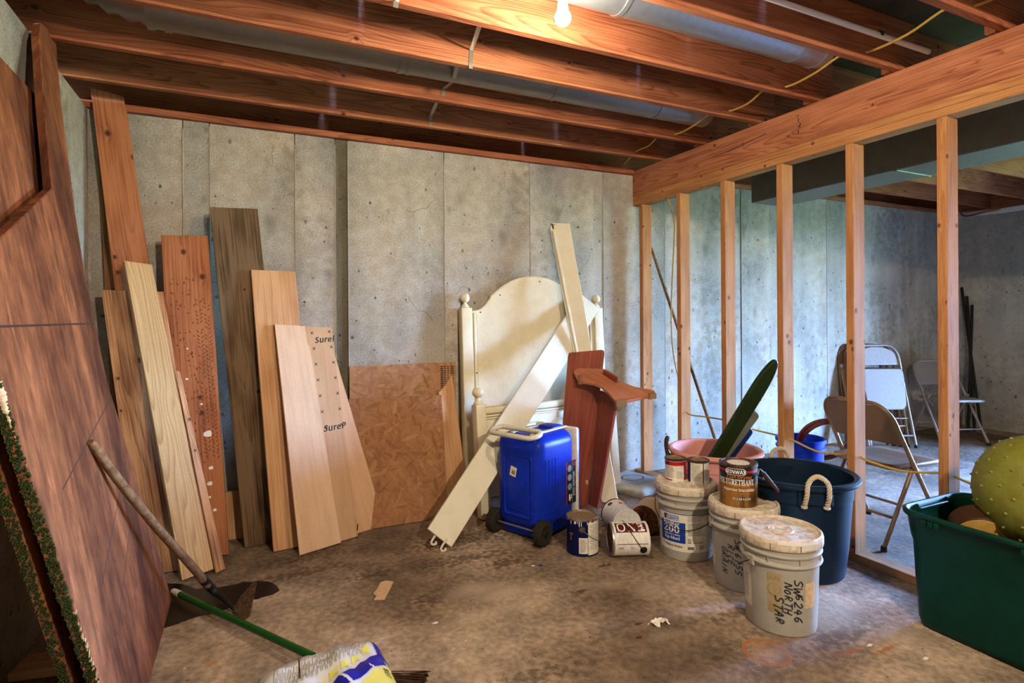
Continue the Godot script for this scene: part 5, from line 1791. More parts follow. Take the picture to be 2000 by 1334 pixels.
# ---------------------------------------------------------------- tubs, tote
func rope_handle(t: Node3D, c: Vector3, a: float, r: float, y: float, m: Material) -> void:
	# a rope loop over the rim at angle a, its ends through the wall below the rim
	var n := V(cos(a), 0, sin(a))
	var s := V(-sin(a), 0, cos(a))
	var pts := curve([c + n * (r - 0.006) + s * -0.048 + V(0, y - 0.075, 0), c + n * (r + 0.024) + s * -0.047 + V(0, y - 0.02, 0), c + n * (r + 0.028) + s * -0.040 + V(0, y + 0.04, 0), c + n * (r + 0.02) + V(0, y + 0.068, 0), c + n * (r + 0.028) + s * 0.040 + V(0, y + 0.04, 0), c + n * (r + 0.024) + s * 0.047 + V(0, y - 0.02, 0), c + n * (r - 0.006) + s * 0.048 + V(0, y - 0.075, 0)], 14)
	# three strands laid round each other
	for k in 3:
		var st := new_st()
		var q := []
		var up := Vector3.UP
		for i in pts.size():
			var d: Vector3 = ((pts[min(i + 1, pts.size() - 1)] as Vector3) - pts[max(i - 1, 0)]).normalized()
			var x := n
			x = (x - d * x.dot(d)).normalized()
			var z := d.cross(x)
			var an := i * 0.62 + TAU * k / 3.0
			q.append((pts[i] as Vector3) + (x * cos(an) + z * sin(an)) * 0.0062)
		tube(st, q, 0.0056, 7)
		obj("rope_strand", st, m, t)
	for e in [pts[0], pts[pts.size() - 1]]:
		var st := new_st()
		rbox(st, e - n * 0.0 + V(0, -0.004, 0), AX, V(0.0125, 0.009, 0.0125), 0.007, 3)
		obj("rope_knot", st, m, t)

func tub(at: Vector3, rt: float, rb: float, h: float, m: Material, label: String, ha: float, rope_m: Material, sides := [0]) -> Node3D:
	var t := local_thing("tub", Transform3D(Basis(), at), label, "tub", "round rope-handled tubs")
	var st := new_st()
	var f := func(y: float) -> float: return lerp(rb, rt - 0.012, pow(y / h, 0.8))
	lathe(st, [[0.0, 0.004], [rb - 0.03, 0.004], [rb - 0.012, 0.0], [rb - 0.003, 0.004], [rb, 0.014], [f.call(h * 0.3), h * 0.3], [f.call(h * 0.55), h * 0.55], [f.call(h * 0.78), h * 0.78], [f.call(h * 0.79) + 0.004, h * 0.79], [rt - 0.010, h - 0.035], [rt - 0.004, h - 0.03], [rt + 0.010, h - 0.028], [rt + 0.018, h - 0.018], [rt + 0.017, h - 0.006], [rt + 0.008, h], [rt - 0.006, h - 0.001], [rt - 0.014, h - 0.008], [f.call(h * 0.78) - 0.006, h * 0.76], [f.call(h * 0.4) - 0.006, h * 0.4], [rb - 0.004, 0.02], [rb - 0.02, 0.010], [0.0, 0.010]], 72)
	obj("body", st, m, t)
	for k in sides:
		var a: float = ha + PI * k
		st = new_st()
		var n := V(cos(a), 0, sin(a))
		cbox(st, n * (rt - 0.012) + V(0, h - 0.062, 0), [n, Vector3.UP, n.cross(Vector3.UP)], V(0.012, 0.03, 0.075), 0.006)
		obj("handle_boss", st, m, t)
		rope_handle(t, Vector3.ZERO, a, rt, h - 0.02, rope_m)
	return t

func tilt_basis(y: Vector3) -> Basis:
	y = y.normalized()
	var x := y.cross(V(0.1, 0.2, 0.97)).normalized()
	return Basis(x, y, x.cross(y))

func rrect(hx: float, hz: float, r: float, y: float, c: Vector3, n := 6) -> Array:
	var out := []
	for q in 4:
		var sx := 1.0 if q == 0 or q == 3 else -1.0
		var sz := 1.0 if q < 2 else -1.0
		for k in n + 1:
			var a := PI / 2 * (q + float(k) / n)
			out.append(c + V(sx * (hx - r) + cos(a) * r, y, sz * (hz - r) + sin(a) * r))
	return out

func loft(st: SurfaceTool, rings: Array) -> void:
	st.set_smooth_group(1)
	for i in rings.size() - 1:
		var n: int = rings[i].size()
		for k in n:
			var j := (k + 1) % n
			quad(st, rings[i][j], rings[i][k], rings[i + 1][k], rings[i + 1][j])
	st.set_smooth_group(-1)

func cap(st: SurfaceTool, ring: Array, up: bool) -> void:
	var c := Vector3.ZERO
	for p in ring: c += p
	c /= ring.size()
	for k in ring.size():
		var j := (k + 1) % ring.size()
		if up: tri(st, c, ring[j], ring[k])
		else: tri(st, c, ring[k], ring[j])

func build_tubs() -> void:
	var st: SurfaceTool
	var p := V(2.475, 0, -1.945)
	tub(p, 0.258, 0.208, 0.475, M.navy_tub, "big dark blue round tub with twisted rope handles, behind the pails", facing(p.x, p.z) - 0.30, M.rope, [0, 1])
	p = V(2.50, 0, -2.515)
	tub(p, 0.25, 0.2, 0.47, M.pink_tub, "pink round tub holding the long green board, behind the two small cans", facing(p.x, p.z) + 1.45, M.bristle, [0])
	# long boards standing in the pink tub
	W = V(2.45, 0.0, -2.4)
	var S := func(called: String, foot: Vector3, top: Vector3, w: float, th: float, m: Material, label: String, tip: float) -> void:
		var ax := (top - foot).normalized()
		var wd := ax.cross(V(-0.12, 0.2, 0.97)).normalized()
		var L := foot.distance_to(top)
		var pts := []
		pts.append(foot - wd * w); pts.append(foot + wd * w)
		pts.append(foot + ax * (L - tip) + wd * w)
		for k in range(1, 12):
			var a := PI * k / 12.0
			pts.append(foot + ax * (L - tip + tip * sin(a)) + wd * w * cos(a))
		pts.append(foot + ax * (L - tip) - wd * w)
		W = V(foot.x, 0, foot.z)
		var s := new_st()
		slab(s, pts, th, Vector2.ZERO, ax, 0.004, false)
		var o := lone(called, s, m, label, "board", "long boards standing in the pink tub")
		if tip > 0.1:
			s = new_st()
			var nn := wd.cross(ax).normalized()
			if nn.dot(V(0, 1.25, 0) - foot) < 0: nn = -nn
			for k in 16:
				rbox(s, foot + ax * (L * (0.30 + 0.032 * k)) - wd * (w * 0.96) - nn * (th * 0.4), [wd, ax, nn], V(0.006, 0.008, th * 0.42), 0.003, 2)
			tag(obj("edge_lugs", s, m, o), "", "", "", "stuff")
	S.call("long_board", V(2.365, 0.05, -2.64), V(2.655, 0.995, -2.205), 0.043, 0.03, M.ski, "long dark green board with a rounded tip, leaning against a stud from the pink tub", 0.20)
	S.call("long_board", V(2.40, 0.05, -2.70), V(2.704, 0.687, -2.399), 0.045, 0.018, M.ski_grey, "shorter grey board tucked under the dark green one in the pink tub", 0.03)
	S.call("long_board", V(2.46, 0.05, -2.70), V(2.719, 0.582, -2.458), 0.045, 0.02, M.ski_blue, "blue-grey board lowest of the three standing in the pink tub", 0.03)
	# green tote
	var c := V(2.615, 0, -0.975)
	var t := local_thing("storage_tote", Transform3D(Basis(), c), "large open dark green plastic tote at the right edge, a knobbly ball in it", "storage tote")
	st = new_st()
	var O := Vector3.ZERO
	var rings := []
	for q in [[0.160, 0.395, 0.05, 0.0], [0.172, 0.408, 0.06, 0.006], [0.178, 0.413, 0.06, 0.03], [0.188, 0.421, 0.062, 0.2], [0.195, 0.426, 0.065, 0.335], [0.203, 0.431, 0.07, 0.355], [0.212, 0.436, 0.075, 0.40], [0.222, 0.438, 0.08, 0.445], [0.236, 0.446, 0.085, 0.448], [0.240, 0.449, 0.085, 0.455], [0.240, 0.449, 0.085, 0.466], [0.235, 0.445, 0.083, 0.472], [0.226, 0.438, 0.08, 0.470], [0.216, 0.432, 0.076, 0.445], [0.206, 0.430, 0.07, 0.40], [0.190, 0.421, 0.063, 0.335], [0.182, 0.415, 0.06, 0.2], [0.170, 0.405, 0.055, 0.02]]:
		rings.append(rrect(q[0], q[1], q[2], q[3], O))
	loft(st, rings)
	cap(st, rings[0], false)
	cap(st, rings[rings.size() - 1], true)
	obj("body", st, M.green_tote, t)
	for z in [-0.335, -0.02, 0.3]:
		for k in 3:
			st = new_st()
			rbox(st, V(-0.236, 0.440, z + k * 0.022), AX, V(0.008, 0.010, 0.009), 0.003, 2)
			obj("rim_lug", st, M.green_tote, t)
	for s in [-1, 1]:
		st = new_st()
		bar(st, V(-0.10, 0.445, -0.437 * s), V(0.10, 0.445, -0.437 * s), 0.012, 0.03, Vector3.UP, 0.003)
		obj("handle_ledge", st, M.green_tote, t)
		for x in [-0.105, 0.105]:
			st = new_st()
			bar(st, V(x, 0.40, -0.432 * s), V(x, 0.465, -0.436 * s), 0.008, 0.02, Vector3.RIGHT, 0.002)
			obj("rib", st, M.green_tote, t)
	# ball
	var bc := V(2.665, 0.585, -1.055)
	t = local_thing("exercise_ball", Transform3D(Basis(), bc), "big yellow-green ball covered in small knobs, resting in the green tote", "ball")
	st = new_st()
	var R := 0.213
	var prof := [[0.0, -R]]
	for k in range(1, 40): prof.append([R * sin(PI * k / 40.0), -R * cos(PI * k / 40.0)])
	prof.append([0.0, R])
	lathe(st, prof, 64)
	obj("skin", st, M.ball, t)
	st = new_st()
	lathe(st, [[0.007, -0.002], [0.005, 0.002], [0.003, 0.005], [0.0, 0.006]], 10)
	st.generate_normals()
	var kn := st.commit()
	for k in 150:
		var y := 1.0 - 2.0 * (k + 0.5) / 150.0
		var a := k * 2.39996
		var d := V(cos(a) * sqrt(1 - y * y), y, sin(a) * sqrt(1 - y * y))
		var mi := MeshInstance3D.new()
		mi.mesh = kn
		mi.material_override = M.ball
		mi.name = "knob"
		var x := d.cross(V(0.3, 0.2, 0.93)).normalized()
		mi.transform = Transform3D(Basis(x, d, x.cross(d)), d * R)
		t.add_child(mi, true)
	# round brown drum head in the tote
	t = local_thing("round_drum", Transform3D(tilt_basis(V(-0.66, -0.38, 0.52)), V(2.53, 0.42, -1.20)), "round brown drum with a tan face, tilted inside the green tote beside the ball", "drum")
	st = new_st()
	lathe(st, [[0.0, -0.045], [0.085, -0.045], [0.09, -0.04], [0.09, 0.03], [0.085, 0.036]], 40)
	obj("shell", st, M.brown, t)
	st = new_st()
	lathe(st, [[0.084, 0.034], [0.084, 0.038], [0.0, 0.039]], 40)
	obj("skin", st, M.drum, t)
	# grey-green lid standing in the far end of the tote
	W = V(2.68, 0, -1.2)
	st = new_st()
	tube(st, curve([V(2.56, 0.425, -1.30), V(2.64, 0.445, -1.27), V(2.72, 0.40, -1.22), V(2.77, 0.33, -1.20)], 6), 0.012, 10)
	lone("plastic_trim", st, M.green_tote, "curved dull green plastic strip inside the tote behind the drum", "plastic strip")

# ---------------------------------------------------------------- chairs
func chair(xf: Transform3D, label: String, m: Material, group := "", pm: Material = null) -> Node3D:
	if pm == null: pm = m
	var t := local_thing("folding_chair", xf, label, "chair", group)
	# local: faces +z; front frame runs from the front feet up to the back
	var fr := func(s: float, v: float) -> Vector3:    # across, up along the frame 0..1
		return V(s, 0.012 + v * 0.76, 0.235 - 0.44 * v)
	var st := new_st()
	var pts := [fr.call(-0.225, 0.0), fr.call(-0.215, 0.4), fr.call(-0.205, 0.78)]
	for k in range(0, 9):
		var a := PI - PI / 2 * k / 8.0
		pts.append(fr.call(-0.105 + 0.10 * cos(a), 0.86 + 0.14 * sin(a)))
	for k in range(0, 9):
		var a := PI / 2 - PI / 2 * k / 8.0
		pts.append(fr.call(0.105 + 0.10 * cos(a), 0.86 + 0.14 * sin(a)))
	pts.append_array([fr.call(0.205, 0.78), fr.call(0.215, 0.4), fr.call(0.225, 0.0)])
	tube(st, pts, 0.0115, 10)
	obj("front_frame", st, m, t)
	st = new_st()
	tube(st, [V(-0.195, 0.012, -0.225), V(-0.19, 0.46, 0.04)], 0.0115, 10)
	obj("rear_leg", st, m, t)
	st = new_st()
	tube(st, [V(0.195, 0.012, -0.225), V(0.19, 0.46, 0.04)], 0.0115, 10)
	obj("rear_leg", st, m, t)
	for q in [[-0.225, 0.235], [0.225, 0.235], [-0.195, -0.225], [0.195, -0.225]]:
		st = new_st()
		lathe(st, [[0.0, 0.0], [0.016, 0.0], [0.016, 0.02], [0.0125, 0.028]], 14, V(q[0], 0, q[1]))
		obj("foot_cap", st, M.tyre, t)
	st = new_st()
	tube(st, [fr.call(-0.222, 0.17), fr.call(0.222, 0.17)], 0.008, 8)
	obj("front_stretcher", st, m, t)
	st = new_st()
	tube(st, [V(-0.193, 0.16, -0.138), V(0.193, 0.16, -0.138)], 0.008, 8)
	obj("rear_stretcher", st, m, t)
	# seat
	st = new_st()
	var rings := []
	for q in [[0.176, 0.178, 0.410], [0.19, 0.192, 0.411], [0.196, 0.198, 0.418], [0.196, 0.198, 0.43], [0.192, 0.194, 0.437], [0.15, 0.15, 0.434], [0.06, 0.06, 0.428]]:
		var rg := rrect(q[0], q[1], 0.05 * q[0] / 0.196, q[2], V(0, 0, 0.06))
		rings.append(rg)
	loft(st, rings)
	cap(st, rings[0], false)
	cap(st, rings[rings.size() - 1], true)
	obj("seat", st, pm, t)
	# curved back panel
	st = new_st()
	st.set_smooth_group(1)
	for sd in [0, 1]:
		for i in 14:
			for j in 6:
				var P := func(a: int, b: int) -> Vector3:
					var s: float = lerp(-0.196, 0.196, a / 14.0)
					var v: float = lerp(0.70, 0.985, b / 6.0)
					if v > 0.86:
						var lim := 0.105 + 0.095 * sqrt(max(0.0, 1.0 - pow((v - 0.86) / 0.14, 2.0)))
						s = s / 0.196 * min(0.196, lim)
					var p: Vector3 = fr.call(s, v)
					p.z -= 0.028 * (1.0 - pow(s / 0.2, 2.0)) + (0.003 if sd == 1 else 0.0)
					return p
				if sd == 0: quad(st, P.call(i, j), P.call(i + 1, j), P.call(i + 1, j + 1), P.call(i, j + 1))
				else: quad(st, P.call(i, j), P.call(i, j + 1), P.call(i + 1, j + 1), P.call(i + 1, j))
	st.set_smooth_group(-1)
	obj("back_panel", st, pm, t)
	for s in [-1, 1]:
		st = new_st()
		bar(st, V(0.203 * s, 0.42, -0.0), V(0.203 * s, 0.36, 0.10), 0.004, 0.022, Vector3.RIGHT, 0.001)
		obj("hinge_strap", st, m, t)
	return t

func folded_chair(xf: Transform3D, label: String, m: Material, pm: Material) -> void:
	var t := local_thing("folding_chair", xf, label, "chair", "folded chairs stacked against the far wall")
	# flat in the xy plane, front towards +z
	var st := new_st()
	var pts := [V(-0.225, 0.0, 0.0), V(-0.21, 0.5, 0.0), V(-0.205, 0.78, 0)]
	for k in range(0, 9): pts.append(V(-0.10 - 0.105 * cos(PI / 2 * k / 8.0), 0.83 + 0.14 * sin(PI / 2 * k / 8.0), 0))
	for k in range(0, 9): pts.append(V(0.10 + 0.105 * sin(PI / 2 * k / 8.0), 0.83 + 0.14 * cos(PI / 2 * k / 8.0), 0))
	pts.append_array([V(0.205, 0.78, 0), V(0.21, 0.5, 0), V(0.225, 0.0, 0)])
	tube(st, pts, 0.0115, 9)
	obj("front_frame", st, m, t)
	for s in [-1, 1]:
		st = new_st()
		tube(st, [V(0.185 * s, 0.0, -0.028), V(0.18 * s, 0.52, -0.012)], 0.0105, 8)
		obj("rear_leg", st, m, t)
		st = new_st()
		lathe(st, [[0.0, 0.0], [0.016, 0.0], [0.016, 0.02], [0.0125, 0.028]], 12, V(0.225 * s, -0.004, 0))
		obj("foot_cap", st, M.tyre, t)
	for q in [[0.11, 0.0, 0.22], [0.2, -0.025, 0.185], [0.27, -0.01, 0.2]]:
		st = new_st()
		tube(st, [V(-q[2], q[0], q[1]), V(q[2], q[0], q[1])], 0.0075, 8)
		obj("stretcher", st, m, t)
	st = new_st()
	var rings := []
	for z in [[0.188, 0.0], [0.196, 0.004], [0.196, 0.016], [0.19, 0.021]]:
		var rg := []
		for q in rrect(z[0], z[0], 0.05, 0.0, Vector3.ZERO): rg.append(V(q.x * (1.0 + 0.08 * -q.z / 0.196), 0.545 - q.z, z[1] + 0.006))
		rings.append(rg)
	loft(st, rings)
	cap(st, rings[0], false)
	cap(st, rings[3], true)
	obj("seat", st, pm, t)
	st = new_st()
	var back := []
	for k in 13: back.append(V(0.195 * cos(PI * k / 12.0), 0.83 + 0.13 * sin(PI * k / 12.0), -0.002))
	back.append_array([V(-0.198, 0.78, -0.002), V(0.198, 0.78, -0.002)])
	slab(st, back, 0.004, Vector2.ZERO, Vector3.UP, 0.001, false, V(0, 0.8, 9))
	obj("back_panel", st, pm, t)

func build_far_room() -> void:
	var st: SurfaceTool
	var yaw := atan2(0.995, 0.06)
	chair(Transform3D(Basis(Vector3.UP, yaw), V(3.275, 0, -2.05)), "tan metal folding chair just behind the studs, seen from its back", M.chair, "", M.chair)
	chair(Transform3D(Basis(Vector3.UP, atan2(-0.40, 0.90)), V(6.26, 0, -3.24)), "open metal folding chair standing alone in the far corner", M.chair_pale)
	# folded stack
	for k in 4:
		var b := Basis(Vector3.UP, -0.42) * Basis(Vector3.RIGHT, -0.20 - 0.012 * k)
		folded_chair(Transform3D(b, V(5.36 + 0.028 * k, 0.006, -3.42 + 0.052 * k)), ["folded chair against the far wall, hindmost of the stack", "folded chair second from the wall in the far stack", "folded chair third from the wall in the far stack", "folded chair at the front of the far stack, its pale seat showing"][k], M.chair_dark if k < 3 else M.chair_pale, M.chair if k < 3 else M.chair_pale)
	# blue bucket with a coil of hose
	var p := V(3.60, 0, -2.80)
	var t := local_thing("bucket", Transform3D(Basis(), p), "bright blue bucket behind the studs with a red-brown hose coiled on it", "bucket")
	st = new_st()
	lathe(st, [[0.0, 0.004], [0.128, 0.0], [0.135, 0.006], [0.152, 0.30], [0.163, 0.302], [0.163, 0.315], [0.154, 0.318], [0.155, 0.345], [0.166, 0.347], [0.166, 0.37], [0.158, 0.372], [0.152, 0.36], [0.130, 0.012], [0.0, 0.01]], 48)
	obj("body", st, M.blue_pail, t)
	W = p
	st = new_st()
	var hp := []
	for k in 90:
		var a := TAU * k / 36.0
		var rr := 0.17 + 0.012 * sin(k * 0.21)
		var ax := V(0.72, 0.18, 0.46).normalized()
		var ay := V(-0.25, 0.95, 0.1).normalized()
		hp.append(p + V(0.10, 0.36, 0.09) + ax * cos(a) * rr + ay * sin(a) * rr * 0.82 + V(0.012, 0, 0.008) * (k / 36.0))
	tube(st, hp, 0.011, 9)
	lone("garden_hose", st, M.hose, "coil of red-brown hose hung over the rim of the bright blue bucket", "hose")
	# rake handle leaning behind the studs
	W = V(3.45, 0, -3.4)
	st = new_st()
	tube(st, [V(2.939, 1.80, -3.628), V(3.20, 0.90, -3.50), V(3.455, 0.055, -3.385)], [0.011, 0.0125, 0.013], 10)
	var o := lone("tool_handle", st, M.handle, "long thin wooden tool handle slanting behind the studs against the wall", "tool handle")
	st = new_st()
	tube(st, [V(3.41, 0.21, -3.405), V(3.455, 0.055, -3.385), V(3.465, 0.012, -3.37)], [0.016, 0.019, 0.014], 10)
	obj("socket", st, M.iron, o)
	W = V(2.9, 0, -2.75)
	st = new_st()
	tube(st, [V(3.05, 0.42, -2.83), V(3.20, 0.012, -2.92)], 0.009, 8)
	lone("thin_stick", st, M.handle, "short thin stick propped behind the pink tub", "stick")
	W = V(3.05, 0.3, -2.83)
	# poles in the far corner
	for k in 3:
		W = V(7.1, 0, -3.4)
		st = new_st()
		tube(st, [V(7.02 - 0.06 * k, 0.012, -3.30 - 0.03 * k), V(7.275, 1.55 - 0.1 * k, -3.60 + 0.05 * k)], 0.014, 8)
		lone("pole", st, M.iron, ["dark thin pole in the far corner, rightmost of three behind the lone chair", "dark thin pole in the far corner, middle of three behind the lone chair", "dark thin pole in the far corner, leftmost of three behind the lone chair"][k], "pole", "poles in the far corner")
	# duct
	W = V(3.63, 2.1, -0.6)
	st = new_st()
	box(st, V(3.46, 2.10, -3.1), V(3.80, 2.40, 2.5), 0.004)
	o = lone("air_duct", st, M.duct_dark, "big square sheet-metal duct under the far room's joists, beyond the studs", "duct")
	for z in [-2.05, -1.05, -0.2]:
		st = new_st()
		box(st, V(3.455, 2.094, z - 0.012), V(3.805, 2.403, z + 0.012), 0.003)
		obj("seam_collar", st, M.duct_dark, o)
	# pipes along the right wall
	W = V(7.2, 2.3, -3.2)
	st = new_st()
	tube(st, curve([V(7.16, 2.40, -3.56), V(7.15, 2.335, -3.52), V(7.15, 2.325, -3.44), V(7.15, 2.35, -3.2), V(7.15, 2.37, -2.6), V(7.15, 2.37, -2.0)], 6), 0.011, 8)
	lone("copper_pipe", st, M.copper, "copper water pipe along the top of the far right wall", "pipe")
	for k in 3:
		W = V(7.2, 2.32, -3.0)
		st = new_st()
		tube(st, curve([V(7.24, 2.385, -3.62), V(7.22 - 0.02 * k, 2.34 + 0.01 * k, -3.45), V(7.21 - 0.03 * k, 2.325 + 0.012 * k, -3.1), V(7.2 - 0.03 * k, 2.35, -2.6), V(7.2 - 0.03 * k, 2.35, -2.0)], 6), 0.014, 8)
		lone("cable_run", st, M.cable_white, ["pale cable on the far right wall, nearest the wall of the bundle", "pale cable in the middle of the bundle on the far right wall", "pale cable on the outside of the bundle on the far right wall"][k], "cable", "pale cables on the far right wall")
	# litter on the far floor
	W = V(4.9, 0, -1.9)
	st = new_st()
	for q in [[V(4.75, 0.01, -2.05), 0.05], [V(4.95, 0.008, -1.95), 0.035]]:
		rbox(st, q[0], [Vector3(0.8, 0.2, 0.5).normalized(), Vector3(-0.2, 0.97, 0).normalized(), Vector3(-0.5, 0, 0.86)], V(q[1], 0.012, q[1] * 0.5), 0.01, 2)
	lone("dark_scraps", st, M.iron, "dark scraps lying on the far room floor beside the yellow-green ball", "scraps", "", "stuff")

func build_services() -> void:
	var st: SurfaceTool
	# round ducts between joists
	W = V(1.0, 2.52, -2.68)
	st = new_st()
	tube(st, [V(-0.35, 2.525, -2.685), V(2.6, 2.525, -2.685)], 0.092, 28)
	var d := lone("round_duct", st, M.duct, "dull round metal duct between the joists, running the length of the near room", "duct", "round metal ducts between the joists")
	for x in [-0.36, -0.30, 0.66, 0.70, 1.5, 2.2]:
		st = new_st()
		tube(st, [V(x, 2.525, -2.685), V(x + 0.025, 2.525, -2.685)], 0.0955 if x > 0 else 0.098, 28)
		obj("joint_band", st, M.duct, d)
	W = V(-0.5, 2.5, -2.68)
	st = new_st()
	tube(st, curve([V(-0.33, 2.525, -2.685), V(-0.45, 2.53, -2.685), V(-0.56, 2.56, -2.68), V(-0.64, 2.62, -2.67)], 4), [0.088, 0.09, 0.075, 0.085, 0.07, 0.08, 0.06, 0.075, 0.06, 0.05, 0.05, 0.045, 0.04], 12)
	obj("crushed_end", st, M.duct, d).position = W - d.position
	W = V(1.9, 2.55, -1.86)
	st = new_st()
	tube(st, [V(0.3, 2.552, -1.855), V(2.55, 2.552, -1.855)], 0.092, 28)
	d = lone("round_duct", st, M.tin, "bright round metal duct just right of the bare bulb, between the joists", "duct", "round metal ducts between the joists")
	for x in [1.35, 2.35, 2.5]:
		st = new_st()
		tube(st, [V(x, 2.552, -1.855), V(x + 0.02, 2.552, -1.855)], 0.0955, 28)
		obj("joint_band", st, M.tin, d)
	# conduit
	W = V(2.0, 2.45, -1.52)
	st = new_st()
	tube(st, [V(0.2, 2.445, -1.50), V(2.78, 2.43, -1.50)], 0.0115, 10)
	var c := lone("conduit_pipe", st, M.cable_white, "thin pale pipe running under the ceiling beside the red joist, top right", "pipe")
	st = new_st()
	for x in [2.42]:
		tube(st, [V(x, 2.438, -1.50), V(x + 0.02, 2.438, -1.50)], 0.0145, 10)
	obj("clip", st, M.iron, c)
	# yellow cable through the joists beside the beam
	var zs := [-3.334, -2.913, -2.454, -2.079, -1.66, -1.24, -0.82]
	W = V(2.5, 2.43, -2.2)
	st = new_st()
	var pts := [V(2.66, 2.43, -3.6)]
	for k in zs.size():
		pts.append(V(2.535, 2.432, zs[k] + 0.045))
		if k < zs.size() - 1: pts.append(V(2.50 - 0.01 * (k % 2), 2.418, (zs[k] + zs[k + 1]) / 2 + 0.02))
		if k < zs.size() - 1: pts.append(V(2.445, 2.428, zs[k + 1] - 0.008))
	tube(st, curve(pts, 5), 0.0055, 7)
	lone("electric_cable", st, M.cable, "yellow electric cable threaded through the joists beside the long beam", "cable")
	# cable through the studs
	W = V(2.83, 0.5, -2.3)
	st = new_st()
	tube(st, curve([V(2.832, 2.12, -3.300), V(2.842, 1.95, -3.245), V(2.846, 1.765, -3.254), V(2.85, 1.315, -3.291), V(2.84, 1.013, -3.266), V(2.835, 0.78, -3.20), V(2.83, 0.60, -3.137), V(2.83, 0.552, -3.08), V(2.85, 0.556, -2.92), V(2.83, 0.563, -2.745), V(2.83, 0.55, -2.69), V(2.86, 0.535, -2.5), V(2.83, 0.54, -2.30), V(2.83, 0.53, -2.24), V(2.84, 0.497, -2.086), V(2.83, 0.527, -1.90), V(2.83, 0.525, -1.86), V(2.84, 0.507, -1.80), V(2.85, 0.497, -1.66), V(2.83, 0.535, -1.475), V(2.83, 0.53, -1.43), V(2.83, 0.505, -1.33), V(2.83, 0.47, -1.2), V(2.83, 0.50, -1.06)], 5), 0.0055, 7)
	lone("electric_cable", st, M.cable, "yellow electric cable hanging down and looped through holes in the studs", "cable")
	# metal bridging straps between joists
	var q := [[V(0.845, 2.415, -2.085), V(0.935, 2.47, -2.412), V(0.931, 2.415, -2.4125), V(0.931, 2.385, -2.4125), "bridging strap nearest the bare bulb"], [V(0.885, 2.42, -2.456), V(0.947, 2.44, -2.70), V(0.953, 2.465, -2.871), V(0.950, 2.425, -2.8715), "bridging strap crossing under the dull round duct"], [V(0.93, 2.41, -2.915), V(1.005, 2.455, -3.285), V(1.009, 2.44, -3.292), V(1.009, 2.405, -3.2925), "bridging strap nearest the concrete back wall"], [V(0.515, 2.56, -1.98), V(0.505, 2.42, -2.035), V(0.497, 2.402, -2.038), V(0.495, 2.378, -2.0385), "bridging strap end on the joist left of the bare bulb"]]
	for s in q:
		W = s[1]
		st = new_st()
		for k in 3: bar(st, s[k], s[k + 1], 0.019, 0.0025, Vector3.RIGHT, 0.0008)
		lone("bridging_strap", st, M.duct, "bent metal " + s[4], "metal strap", "metal bridging straps between the joists")

